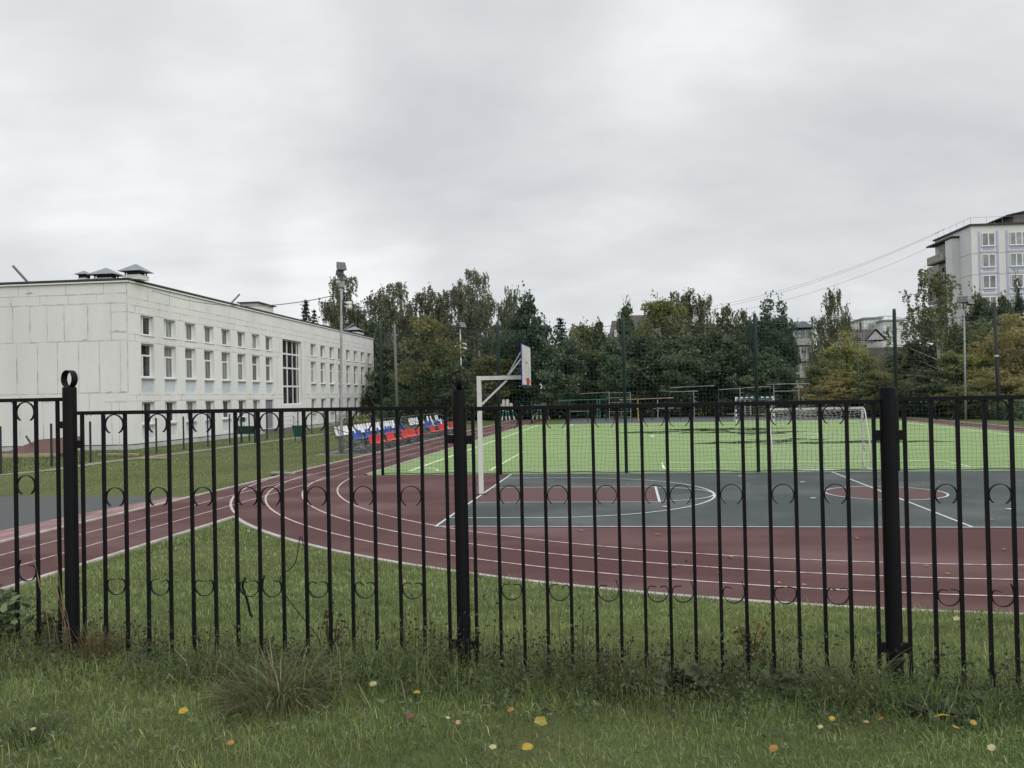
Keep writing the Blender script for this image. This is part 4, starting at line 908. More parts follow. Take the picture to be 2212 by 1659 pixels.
p = at(1845, 752, 112); q = at(1990, 738, 112); b = MB(); b.box(p.x-4, q.x+6, 112, 120, 0, p.z); o = b.build('garage_row', m_brown); tag(o, 'long low dark brown garage roofline below the white gabled house', 'garage')
def far_block(px0, px1, py, Y, label):
    a_ = at(px0, py, Y); c_ = at(px1, py, Y); t = thing('apartment_block', label, 'apartment block', (a_.x, Y, 0)); w_ = c_.x-a_.x
    b = MB(); b.box(0, w_, 0, 14, 0, a_.z); b.build('wall', m_tow, t); b = MB(); b.box(-.3, w_+.3, -.3, 14, a_.z+.003, a_.z+.5); b.build('roof', m_slate, t)
    for fl_ in range(6):
        for k in range(int(w_/3.4)):
            b = MB(); b.box(1+k*3.4, 2.5+k*3.4, -.08, -.005, a_.z-2.6-2.9*fl_, a_.z-1.1-2.9*fl_); b.build('window', m_tgl, t)
far_block(1866, 1905, 690, 235, 'far pale apartment block partly behind the gabled house chimney')
far_block(1907, 1952, 695, 230, 'far pale apartment block seen right of the gabled house')
far_block(1836, 1864, 700, 250, 'farthest low pale block left of the gabled house')

# ---------------------------------------------------------------- trees
m_leaf = leaf_mat('foliage', .42); m_autumn = leaf_mat('autumn foliage', .6); m_bark = mat('bark', (.07, .062, .052), .95, (.045, .04, .035), 6, 5, .5, 14)
m_birchbark = mat('birch bark', (.42, .41, .38), .8, (.05, .05, .05), 3, 5, lo=.52, hi=.6, stretch=(1, 1, 3))
def cards(P, size, rng, tint, drift=.25, flat=None, droop=0., ar=(.55, .9)):
    n = len(P); a = rng.normal(size=(n, 3)); a[:, 2] -= droop; a /= np.linalg.norm(a, axis=1, keepdims=True)
    c = rng.normal(size=(n, 3)); c -= a*np.sum(a*c, 1, keepdims=True); c /= np.linalg.norm(c, axis=1, keepdims=True)
    s = (size*rng.uniform(.6, 1.35, n))[:, None]; w = s*rng.uniform(*ar, n)[:, None]
    V = np.stack([P-a*s/2, P+c*w/2-a*s*.05, P+a*s/2, P-c*w/2+a*s*.05], 1).reshape(-1, 3)
    q = np.arange(n)[:, None]*4+np.arange(4)
    v = rng.uniform(1-drift, 1+drift, (n, 1)); t = np.asarray(tint)[rng.integers(0, len(tint), n)]*v
    C = np.repeat(np.concatenate([t, np.ones((n, 1))], 1), 4, 0)
    return V, q, C
def merge(parts):
    Vs, Qs, Cs, o = [], [], [], 0
    for V, Q, C in parts: Vs.append(V); Qs.append(Q+o); Cs.append(C); o += len(V)
    return np.concatenate(Vs), np.concatenate(Qs), np.concatenate(Cs)
def tree_proto(crown_parts, trunk_mb, bark, name='tree', autumn=False):
    V, Q, C = merge(crown_parts); cm = np_mesh('crown', V, Q, mat=m_autumn if autumn else m_leaf, col=C)
    t = trunk_mb.build('trunk', bark, None, True); tm = t.data; COL.objects.unlink(t); bpy.data.objects.remove(t)
    return cm, tm
def broad(seed, tint, n_cl=46, per=150, R=(3.1, 3.1, 4.2), zc=5.6, lo=.12, top=1.0, ragged=.25, size=.30, open_=0.0):
    rng = np.random.default_rng(seed); parts = []; H = 10.; tb = MB()
    lean = rng.normal(0, .15, 2)
    tb.tube([(0, 0, -.2), (lean[0]*.3, lean[1]*.3, 2.5), (lean[0], lean[1], 6.5), (lean[0]*1.3, lean[1]*1.2, 9)], [.2, .16, .09, .03], 7)
    for k in range(n_cl):
        d = rng.normal(size=3); d /= np.linalg.norm(d); rr_ = rng.uniform(.35, 1)**.6*(1+rng.normal(0, ragged*.4))
        c = np.array([d[0]*R[0]*rr_, d[1]*R[1]*rr_, zc+d[2]*R[2]*rr_])
        f = (c[2]-(zc-R[2]))/(2*R[2]); taper = 1.0 if f < .55 else max(.3, 1-.75*(f-.55)/.45*top)
        c[:2] = c[:2]*taper+lean
        cr = rng.uniform(.55, 1.05)*(.8 if f > .8 else 1)
        n = int(per*rng.uniform(.6, 1.3)*(1-open_)); u = rng.normal(size=(n, 3)); u /= np.linalg.norm(u, axis=1, keepdims=True); u *= (rng.uniform(.25, 1, (n, 1))**.5)
        P = c + u*cr*np.array([1.15, 1.15, .8]); P = P[P[:, 2] > lo]
        tt = [np.array(t)*rng.uniform(.75, 1.25) for t in tint]
        parts.append(cards(P, size, rng, tt))
        if k % 3 == 0:
            b0 = Vector((lean[0]*.5, lean[1]*.5, max(1.2, c[2]*.55))); tb.tube([b0, b0.lerp(Vector(c), .55)+Vector((0, 0, .3)), tuple(c)], [.07, .045, .015], 5, False)
        n2 = max(3, int(5*ragged*4))
        for _ in range(2):                                     # loose twigs breaking the outline
            e_ = c + rng.normal(size=3)*np.array([.5, .5, .4]) + np.array([d[0], d[1], abs(d[2])*.8+.25])*cr*rng.uniform(.8, 1.5)
            L_ = np.linspace(0, 1, 9)[:, None]; P = c+(e_-c)*L_ + rng.normal(0, .06, (9, 3)); parts.append(cards(P[3:], size*.85, rng, tt))
    for k in range(5):                                         # leaders: upright shoots that make the ragged top
        az = rng.uniform(0, 6.28); rd = rng.uniform(0, .55)*R[0]; zt_ = zc+R[2]*(.98-.5*(rd/R[0])**1.3)+rng.uniform(-.25, .25); b_ = np.array([cos(az)*rd*.8+lean[0], sin(az)*rd*.8+lean[1], zt_-2.6]); e_ = np.array([cos(az)*rd+lean[0], sin(az)*rd+lean[1], zt_])
        t_ = rng.uniform(0, 1, 90)[:, None]**.8; P = b_+(e_-b_)*t_+rng.normal(0, 1, (90, 3))*(.75*(1-t_)+.12)*np.array([1, 1, .5]); parts.append(cards(P, size*.85, rng, [np.array(t)*rng.uniform(.8, 1.25) for t in tint]))
    return parts, tb
def birch(seed, tint, n_br=40, w=2.3, dens=1.0, size=.15, z0=1.4):
    rng = np.random.default_rng(seed); parts = []; tb = MB(); bend = rng.normal(0, .2, 2)
    stem = [(0, 0, -.2), (bend[0]*.3, bend[1]*.3, 3), (bend[0], bend[1], 6.5), (bend[0]*1.4, bend[1]*1.4, 9.6)]
    tb.tube(stem, [.15, .115, .06, .015], 7)
    for k in range(n_br):
        f = rng.uniform(0, 1)**.8; z = z0+(9.3-z0)*f
        reach = w*(.5+.5*sin(pi*min(1, .12+.92*f)))*(1-.28*f)*rng.uniform(.55, 1.1); az = rng.uniform(0, 2*pi)
        base = np.array([bend[0]*z/6.5, bend[1]*z/6.5, z]); rise = rng.uniform(.5, 1.5)*(1.15-f*.4)
        tip = base+np.array([cos(az)*reach, sin(az)*reach, rise]); mid = base*.45+tip*.55+np.array([0, 0, .35])
        tb.tube([tuple(base), tuple(mid), tuple(tip)], [.035, .022, .008], 4, False)
        tt = [np.array(t)*rng.uniform(.75, 1.25) for t in tint]
        for s_ in range(rng.integers(7, 12)):
            g_ = rng.uniform(.2, 1.05); st = base+(tip-base)*g_+np.array([0, 0, .35*sin(pi*min(g_, 1))])+rng.normal(0, .16, 3)
            ln = rng.uniform(.5, 1.9)*(1-.35*f); n = int(ln/.036*dens); t_ = np.linspace(0, 1, max(n, 4))[:, None]
            P = st+np.concatenate([rng.normal(0, .07)*t_+.1*np.cos(az)*t_*(1-t_)*4*.4, rng.normal(0, .07)*t_+.1*np.sin(az)*t_*(1-t_)*1.6, -ln*t_**1.15+.22*np.sin(t_*2.6)], 1)+rng.normal(0, .045, (len(t_), 3))
            parts.append(cards(P, size, rng, tt, droop=1.4, ar=(.4, .7)))
        P = base+(tip-base)*rng.uniform(.4, 1.0, (14, 1))+np.array([0, 0, .3])+rng.normal(0, .10, (14, 3)); parts.append(cards(P, size, rng, tt))
    P = np.array([bend[0]*1.4, bend[1]*1.4, 9.6])+rng.normal(size=(40, 3))*np.array([.22, .22, .35]); parts.append(cards(P, size, rng, tint))
    return parts, tb
def spruce(seed, tint, w=2.2, size=.3):
    rng = np.random.default_rng(seed); parts = []; tb = MB(); tb.tube([(0, 0, -.2), (0, 0, 9.7)], [.17, .01], 6)
    for k in range(30):
        z = .5+9.2*(k/30)**.92; R = w*(1-(z-.4)/9.6)**.85*rng.uniform(.85, 1.12)+.06
        for j in range(rng.integers(6, 9)):
            az = rng.uniform(0, 2*pi); L_ = R*rng.uniform(.75, 1.15); n = int(6+L_*13); t_ = rng.uniform(.1, 1, n)[:, None]
            P = np.concatenate([cos(az)*L_*t_, sin(az)*L_*t_, z-.30*L_*t_+.24*L_*t_**3], 1)+rng.normal(0, .05, (n, 3))+rng.normal(0, .10, (n, 3))*t_*np.array([1, 1, .25])
            parts.append(cards(P, size, rng, tint, ar=(.25, .5)))
    return parts, tb
def bush(seed, tint, n_cl=22, per=110, size=.2):
    rng = np.random.default_rng(seed); parts = []; tb = MB()
    for k in range(n_cl):
        c = np.array([rng.uniform(-1.6, 1.6), rng.uniform(-1, 1), 0]); c[2] = rng.uniform(.35, 2.2*(1-(c[0]/2.2)**2)+.3)
        n = int(per*rng.uniform(.6, 1.2)); u = rng.normal(size=(n, 3)); u /= np.linalg.norm(u, axis=1, keepdims=True); P = c+u*rng.uniform(.2, 1, (n, 1))**.5*rng.uniform(.4, .75); P = P[P[:, 2] > .03]
        parts.append(cards(P, size, rng, [np.array(t)*rng.uniform(.75, 1.25) for t in tint])); tb.tube([(c[0]*.3, c[1]*.3, -.1), tuple(c)], [.04, .012], 4, False)
    return parts, tb
DARK = [(.096, .132, .080), (.114, .148, .082), (.078, .114, .074), (.155, .168, .085)]
DEEP = [(.068, .102, .068), (.082, .115, .072), (.058, .090, .062)]
BIR = [(.135, .155, .098), (.155, .172, .108), (.115, .135, .09), (.18, .175, .105)]
BIRG = [(.128, .155, .080), (.150, .172, .086), (.108, .136, .074), (.20, .19, .085)]
YEL = [(.44, .41, .15), (.36, .37, .15), (.50, .44, .14), (.27, .30, .14)]
OLIVE = [(.21, .225, .095), (.175, .20, .09), (.27, .255, .095), (.135, .165, .08)]
ORA = [(.46, .36, .15), (.40, .34, .15), (.33, .32, .14), (.25, .28, .13)]
SPR = [(.030, .046, .038), (.036, .052, .042), (.024, .038, .034)]
LIGHT = [(.13, .155, .072), (.11, .138, .065), (.095, .115, .06)]
PR = {}
for i in range(3): PR['birch%d' % i] = (tree_proto(*birch(20+i, BIR, 44, 2.1+.25*i), m_birchbark), 'birch_tree')
PR['birchg'] = (tree_proto(*birch(27, BIRG, 58, 2.9, 1.0, .15, 1.0), m_birchbark), 'birch_tree')
for i in range(3): PR['dark%d' % i] = (tree_proto(*broad(30+i, DARK, 52, 150, (2.9, 2.6, 4.4), 5.2, .1, .8), m_bark), 'broadleaf_tree')
PR['maple'] = (tree_proto(*broad(36, DEEP, 90, 190, (3.9, 3.4, 4.6), 5.3, .1, 1.0, .3, .28), m_bark), 'maple_tree')
PR['linden'] = (tree_proto(*broad(38, DEEP, 44, 130, (2.2, 2.2, 4.7), 5.1, .1, .7, .5, .28), m_bark), 'linden_tree')
for i in range(2): PR['yel%d' % i] = (tree_proto(*broad(40+i, (YEL, OLIVE)[i], 48, 135, (3.2, 2.8, 4.2), 5.2, .1, .8, .35, .26), m_bark, autumn=True), 'autumn_tree')
PR['sparse'] = (tree_proto(*broad(44, OLIVE, 34, 80, (3.2, 2.8, 4.4), 5.4, .1, .8, .5, .24, .2), m_bark, autumn=True), 'autumn_tree')
PR['orange'] = (tree_proto(*broad(45, ORA, 50, 140, (3.2, 2.8, 4.2), 5.2, .1, .7, .4, .25), m_bark, autumn=True), 'autumn_tree')
PR['light'] = (tree_proto(*broad(47, LIGHT, 36, 110, (3.0, 2.6, 3.6), 6.0, .4, .8, .5, .28), m_bark), 'broadleaf_tree')
for i in range(2): PR['spruce%d' % i] = (tree_proto(*spruce(50+i, SPR), m_bark), 'spruce_tree')
for i in range(2): PR['bush%d' % i] = (tree_proto(*bush(60+i, (DARK, OLIVE)[i]), m_bark), 'bush')
rt_ = random.Random(9)
EXT = {}
for k_, ((cm_, tm_), _n) in PR.items():
    v_ = np.empty(len(cm_.vertices)*3, np.float32); cm_.vertices.foreach_get('co', v_); v_ = v_.reshape(-1, 3)
    EXT[k_] = (float(np.percentile(np.hypot(v_[:, 0], v_[:, 1]), 95))*2*.92, float(np.percentile(v_[:, 2], 99.7)))
def tree(px, ytop, Y, wpx, kind, label, cat=None, zb=-.05):
    p = at(px, ytop, Y); (cm, tm), nm = PR[kind]; W0, H0 = EXT[kind]; wpx = wpx*(1.25 if 'birch' in kind else 1.4 if kind[:3] in ('yel', 'ora', 'spa') else 1.6 if 'spruce' in kind else 1.15)
    w = wpx/FOC*Y/ (fw.y if False else 1.0); s = w/W0; sz = (p.z-zb)/H0
    t = thing(nm, label, cat or ('bush' if 'bush' in kind else 'tree'), (p.x, Y, zb), rt_.uniform(0, 6.28)); t.scale = (s, s, sz)
    link('crown', cm, t); link('trunk', tm, t); return t
T = [  # x, top, distance, width, kind, label
 (660, 650, 128, 40, 'spruce0', 'pointed spruce top showing above the school roof'), (679, 672, 124, 27, 'spruce1', 'smaller spruce right beside the pointed spruce above the school roof'),
 (741, 598, 112, 80, 'birch1', 'tall drooping birch directly behind the near floodlight head'), (706, 648, 106, 66, 'birch0', 'shorter birch over the school roof left of the near floodlight pole'), (768, 655, 104, 60, 'birch0', 'thin birch just right of the near floodlight pole'),
 (806, 628, 104, 84, 'birch2', 'bushy birch above the far end of the school roof'), (840, 614, 98, 78, 'birch1', 'tall birch above the concrete pole behind the bleachers'), (800, 690, 100, 80, 'dark0', 'dark tree filling the gap at the far school end'),
 (873, 655, 96, 60, 'birch0', 'low birch between two taller birches right of the concrete pole'), (912, 622, 99, 76, 'birch2', 'birch with pale trunk left of the highest birch crowns'), (950, 628, 95, 84, 'birch1', 'dense grey green birch above the yellowing maple'),
 (985, 612, 100, 78, 'birch2', 'birch joined to the left side of the highest birch'), (1018, 588, 106, 70, 'birch1', 'highest birch of the row with airy crown above the slim floodlight'), (1052, 640, 98, 62, 'birch0', 'reddish thin birch right of the highest birch'),
 (1078, 650, 102, 50, 'birch0', 'slender bare looking birch left of the dark round maple'), (1111, 622, 108, 52, 'birch0', 'pale birch spire peeking over the dark round maple'), (1140, 641, 88, 118, 'maple', 'large dark rounded maple behind the basketball backboard'),
 (1211, 690, 90, 52, 'spruce1', 'dark spruce tip right of the large dark maple'), (922, 684, 79, 104, 'yel1', 'yellowing olive maple below the birches'), (952, 745, 77, 92, 'light', 'fresh green round tree below the yellowing maple'),
 (850, 740, 90, 90, 'dark1', 'dark tree right behind the concrete pole'), (880, 780, 86, 84, 'dark2', 'dark tree behind the middle of the bleachers'), (1015, 755, 92, 90, 'dark0', 'dark tree behind the slim floodlight pole'), (1060, 770, 86, 90, 'yel1', 'olive tree left of the third net pole behind the hoop pole'),
 (990, 815, 76, 80, 'dark1', 'low dark tree under the fresh green tree'), (1095, 745, 90, 92, 'dark2', 'dark tree behind the second net pole'), (1180, 740, 86, 90, 'dark1', 'dark tree right of the backboard'), (1225, 730, 88, 84, 'dark0', 'dark tree under the spruce tip'),
 (1258, 700, 92, 72, 'yel1', 'brownish olive tree left of the brown mansard roof'), (1296, 695, 92, 66, 'dark2', 'rough topped tree below the brown mansard roof'), (1330, 735, 86, 80, 'dark0', 'dark hedge tree in front of the mansard building'), (1353, 655, 96, 46, 'dark1', 'narrow dark tree rising before the mansard roof by the third net pole'),
 (1385, 720, 88, 90, 'dark1', 'dark hedge tree right of the third net pole'), (1432, 648, 98, 96, 'yel1', 'olive green tree joined to the weeping birch crowns'), (1480, 628, 100, 92, 'birchg', 'weeping green birch with two tall tips'), (1513, 640, 99, 62, 'birchg', 'drooping birch at the right edge of the weeping group'),
 (1440, 735, 86, 96, 'dark2', 'dark hedge tree below the olive green tree'), (1490, 725, 87, 96, 'dark0', 'dark hedge tree below the weeping birches'), (1535, 712, 88, 80, 'dark1', 'dark hedge tree at the right of the weeping birches'), (1570, 662, 125, 84, 'light', 'light green distant tree above the slate roof'),
 (1605, 672, 122, 56, 'light', 'smaller light green distant tree left of the fourth net pole'), (1580, 735, 86, 88, 'dark2', 'dark hedge tree below the slate roof'), (1618, 690, 90, 62, 'linden', 'feathery dark linden left of the fourth net pole'), (1655, 648, 86, 78, 'linden', 'tall dark linden right behind the fourth net pole'),
 (1690, 654, 87, 58, 'linden', 'twin dark linden right of the fourth net pole'), (1668, 750, 84, 76, 'dark0', 'dark lower tree between the lindens and the grey block'), (1640, 760, 84, 80, 'dark1', 'dark lower tree behind the fourth net pole'),
 (1793, 628, 108, 62, 'birchg', 'tall birch spire above the yellow trees'), (1772, 684, 100, 50, 'birchg', 'lower birch between the grey block and the birch spire'), (1831, 672, 112, 34, 'birch0', 'thin small birch left of the gabled house'),
 (1796, 745, 82, 64, 'yel1', 'olive tree right of the grey five storey block'), (1826, 718, 82, 86, 'yel0', 'bright yellow green tree behind the white goal'), (1806, 800, 78, 76, 'yel0', 'low yellow tree behind the left of the white goal'), (1872, 758, 80, 100, 'sparse', 'sparse yellowing tree with gaps before the pale wall'),
 (1900, 800, 76, 80, 'yel1', 'low olive tree left of the last net pole'), (1935, 760, 82, 70, 'sparse', 'sparse olive tree behind the last net pole'), (1970, 742, 80, 90, 'dark2', 'green shaded tree beneath the large birch'),
 (2030, 586, 78, 124, 'birchg', 'large grey green birch standing before the apartment tower balconies'), (1995, 690, 82, 84, 'birch2', 'lower left neighbour of the large birch before the tower'), (2075, 700, 80, 84, 'birchg', 'lower right neighbour of the large birch before the tower'),
 (2113, 636, 92, 64, 'dark1', 'dark tree before the lower windows of the apartment tower'), (2172, 640, 90, 60, 'dark2', 'dark tree right of the utility pole crossarm'), (2197, 606, 91, 34, 'linden', 'narrow dark tree top before the tower at the right edge'), (2140, 660, 90, 60, 'dark0', 'dark tree directly behind the utility pole top'),
 (2010, 800, 72, 96, 'dark0', 'green shrubby tree at the foot of the large birch'), (2062, 760, 72, 84, 'yel1', 'olive yellow tree left of the pale floodlight pole'), (2108, 742, 72, 78, 'yel0', 'yellow brown tree between the pale pole and the utility pole'), (2130, 700, 80, 70, 'yel1', 'olive crown left behind the utility pole'),
 (2188, 680, 72, 96, 'orange', 'orange autumn tree at the right edge before the tower'), (2160, 800, 68, 84, 'orange', 'low orange tree behind the utility pole'), (2225, 720, 70, 90, 'orange', 'orange tree cut by the right picture edge'), (2090, 830, 68, 80, 'yel1', 'low olive tree at the foot of the pale floodlight pole'),
]
T += [(1855, 742, 84, 70, 'yel0', 'golden leafy tree between the bright yellow green tree and the sparse one'), (1940, 782, 79, 70, 'yel0', 'golden low tree behind the right fence post'), (2150, 735, 74, 66, 'orange', 'orange crown directly behind the utility pole'), (1765, 790, 80, 56, 'yel1', 'low olive tree right under the five storey block'),
 (765, 705, 112, 80, 'dark1', 'dark distant tree filling the gap below the birch beside the near floodlight'), (880, 700, 112, 90, 'dark2', 'dark distant tree below the low birch right of the concrete pole'), (945, 705, 110, 96, 'dark0', 'dark distant tree low between the dense grey green birch and its neighbours'),
 (1005, 698, 112, 96, 'dark1', 'dark distant tree under the highest birch crown'), (1062, 704, 112, 90, 'dark2', 'dark distant tree beneath the reddish thin birch')]
for a_ in T: tree(*a_)
Bs = [(815, 838, 88, 86, 'bush0', 'round dark bush at the far end of the school'), (850, 850, 80, 70, 'bush0', 'dark bush behind the far railing of the nearer bleacher'), (770, 895, 62, 90, 'bush1', 'olive weeds bush between school plinth and nearer bleacher'),
      (900, 850, 86, 80, 'bush0', 'dark bush behind the gap between the bleachers'), (950, 848, 86, 80, 'bush0', 'dark bush behind the farther bleacher'), (1000, 850, 88, 90, 'bush0', 'dark bush left of the basketball post foot'), (1060, 850, 90, 90, 'bush0', 'dark bush behind the left exercise stand'), (1130, 846, 91, 90, 'bush0', 'dark bush between the two exercise stands'),
      (1200, 846, 91, 90, 'bush0', 'dark bush right of the right exercise stand'), (1265, 846, 91, 90, 'bush0', 'dark bush behind the left high bar frame'), (1330, 846, 91, 90, 'bush0', 'dark bush behind the ladder rack'), (1395, 848, 90, 90, 'bush0', 'dark bush behind the long low frame'), (1460, 846, 91, 90, 'bush0', 'dark bush left behind the striped goal'),
      (1525, 846, 91, 90, 'bush0', 'dark bush behind the striped goal crossbar'), (1590, 846, 91, 90, 'bush0', 'dark bush behind the pull up bar'), (1655, 846, 91, 90, 'bush0', 'dark bush behind the green topped climbing frame'), (1705, 850, 90, 50, 'bush0', 'dark bush right of the tall portal frame'), (1795, 850, 86, 70, 'bush1', 'olive bush behind the left half of the white goal'),
      (1845, 848, 84, 90, 'bush1', 'olive bush behind the right half of the white goal'), (1905, 850, 82, 90, 'bush0', 'dark bush left of the right fence post'), (1965, 852, 78, 90, 'bush0', 'dark bush right of the right fence post'), (2025, 852, 75, 90, 'bush0', 'dark bush beyond the right red straight'), (2085, 856, 72, 80, 'bush0', 'dark bush at the foot of the pale floodlight'),
      (2140, 858, 68, 80, 'bush1', 'olive bush at the foot of the utility pole'), (2195, 862, 64, 90, 'bush0', 'dark bush at the right edge beyond the red straight')]
for a_ in Bs: tree(*a_)

# ---------------------------------------------------------------- grass, weeds, leaves
m_grass = leaf_mat('grass blade', .4, 0.0, 0.0, .65)
GT = np.array([(.185, .265, .078), (.225, .295, .092), (.130, .215, .070), (.30, .34, .14), (.095, .165, .060), (.46, .45, .29)]); GP = np.array([.26, .24, .17, .16, .10, .07])
def patchiness(x, y): return .5 + .25*np.sin(x*1.9+1.3*np.sin(y*1.1)) * np.sin(y*2.3+.8*np.sin(x*1.7)) + .25*np.sin(x*.7-y*.9+2)
def blades(X, Y, Ln, wd, rng, lean=.55, tints=GT, probs=GP, z=None, bright=None):
    n = len(X); az = rng.uniform(0, 2*pi, n); le = rng.uniform(.1, 1, n)*lean; Z = height(X, Y) if z is None else z
    d = np.stack([np.cos(az), np.sin(az), np.zeros(n)], 1); s = np.stack([-np.sin(az+rng.normal(0, .8, n)), np.cos(az+rng.normal(0, .8, n)), np.zeros(n)], 1)
    B = np.stack([X, Y, Z-.004], 1); h1 = (Ln*.55)[:, None]; h2 = Ln[:, None]; up_ = np.array([0, 0, 1.])
    Mi = B+up_*h1*np.cos(le*.5)[:, None]+d*h1*np.sin(le*.5)[:, None]; Ti = Mi+up_*(h2-h1)*np.cos(le*1.6)[:, None]+d*(h2-h1)*np.sin(le*1.6)[:, None]
    w = wd[:, None]
    V = np.stack([B-s*w/2, B+s*w/2, Mi+s*w*.4, Mi-s*w*.4, Ti], 1).reshape(-1, 3); k = np.arange(n)[:, None]*5
    Q = k+np.array([0, 1, 2, 3]); Tr = k+np.array([3, 2, 4])
    t = tints[rng.choice(len(tints), n, p=probs)]*rng.uniform(.7, 1.3, (n, 1))
    dry = np.clip(1.6*patchiness(X*.83+1.7, Y*.71+4)-.55, 0, .75)[:, None]*rng.uniform(.2, 1, (n, 1)); t = t*(1-dry*.55)+np.array([.27, .27, .11])*dry*.55   # trampled, yellowed patches
    if bright is not None: t = t*bright[:, None]
    C = np.repeat(np.concatenate([t, np.ones((n, 1))], 1), 5, 0)
    return V, Q, Tr, C
def join(parts):
    Vs, Qs, Ts, Cs, o = [], [], [], [], 0
    for V, Q, Tr, C in parts: Vs.append(V); Qs.append(Q+o); Ts.append(Tr+o); Cs.append(C); o += len(V)
    return np.concatenate(Vs), np.concatenate(Qs), np.concatenate(Ts), np.concatenate(Cs)
def in_view(X, Y, pad=.06):
    cx_ = Y*fw.y+X*fw.x; rx = X*rt.x+Y*rt.y; return np.abs(rx/np.maximum(cx_, .1)) < 1106/FOC+pad
rng = np.random.default_rng(77); parts = []
for y0, y1, dens, ln, wd in ((2.9, 4.3, 6200, .052, .0036), (4.3, 5.6, 5000, .056, .0042), (5.6, 7.5, 3000, .058, .0052), (7.5, 10, 1700, .055, .0075), (10, 14, 900, .055, .011), (14, 20, 420, .055, .016)):
    x0, x1 = -.95*y1-.5, .62*y1+.5; n = int((y1-y0)*(x1-x0)*dens); X = rng.uniform(x0, x1, n); Y = rng.uniform(y0, y1, n)
    k = in_view(X, Y) & (track_dist(X, Y) > .12+.0*X) & ((X > -8.6) | (Y < 6)); X, Y = X[k], Y[k]
    pt = patchiness(X, Y); k = rng.uniform(0, 1, len(X)) < .55+.6*pt; X, Y, pt = X[k], Y[k], pt[k]
    edge = np.exp(-track_dist(X, Y)/.35)
    cl_ = patchiness(X*7.1+4, Y*6.3); Ln = ln*1.05*rng.uniform(.5, 1.6, len(X))*(.55+.45*pt+.5*cl_)*(1+.8*edge*(Y < 12)); parts.append(blades(X, Y, Ln, wd*rng.uniform(.6, 1.3, len(X)), rng, 1.6, bright=(.48+.34*patchiness(X*1.7+3, Y*1.3)+.44*cl_)))
n = 15000; X = rng.uniform(-3.9, 2.9, n); Y = rng.uniform(3.0, 7.0, n); k = in_view(X, Y) & (patchiness(X*2.3, Y*2.9) > .45); X, Y = X[k], Y[k]
parts.append(blades(X, Y, rng.uniform(.045, .10, len(X)), rng.uniform(.002, .0042, len(X)), rng, 1.5, bright=rng.uniform(1.0, 1.5, len(X))))
n = 17000; X = rng.uniform(-4.1, 2.9, n); Y = 4.66+rng.normal(-.02, .17, n)-.03*(X < -1); k = in_view(X, Y); X, Y = X[k], Y[k]
parts.append(blades(X, Y, rng.uniform(.05, .25, len(X))*(.35+1.1*patchiness(X*2.6, Y)), rng.uniform(.0025, .005, len(X)), rng, 1.6, bright=rng.uniform(.45, 1.15, len(X))))
V, Q, Tr, C = join(parts); tag(link('lawn_grass', np_mesh('lawn_grass', V, Q, Tr, m_grass, C)), 'short mixed lawn grass on the bank around the iron fence', 'grass', kind='stuff')
parts = []                                                      # the lawn left of the straight, up to the school
for y0, y1, dens, ln, wd in ((20, 30, 170, .08, .026), (30, 45, 80, .09, .04), (45, 80, 26, .11, .06)):
    x0, x1 = -36., -12.1; n = int((y1-y0)*(x1-x0)*dens); X = rng.uniform(x0, x1, n); Y = rng.uniform(y0, y1, n)
    pd = np.min([np.hypot(X-px_, Y-py_) for px_, py_ in [tuple(np.array(a_)*(1-f)+np.array(c_)*f) for a_, c_ in zip(pth[:-1], pth[1:]) for f in np.linspace(0, 1, 14)]], 0)
    k = in_view(X, Y, .1) & (pd > .42) & ~((X < -25.8) & (Y > 42.3)) & ~((Y < 21.9)) & ~((X > -15.3) & (Y > 37.9) & (Y < 64.6)); X, Y = X[k], Y[k]
    wild = np.clip((-X-22.6)/2, 0, 1)*np.clip((44-Y)/6, 0, 1)
    br = (.78+.4*patchiness(X*.6, Y*.35))*(1-.25*wild)
    parts.append(blades(X, Y, ln*.8*rng.uniform(.4, 1.3, len(X))*(1+1.6*wild), wd*.8*rng.uniform(.5, 1.2, len(X)), rng, .9, z=np.full(len(X), -.03), bright=br))
V, Q, Tr, C = join(parts); tag(link('school_lawn_grass', np_mesh('school_lawn_grass', V, Q, Tr, m_grass, C)), 'rough lawn between the red straight and the school', 'grass', kind='stuff')
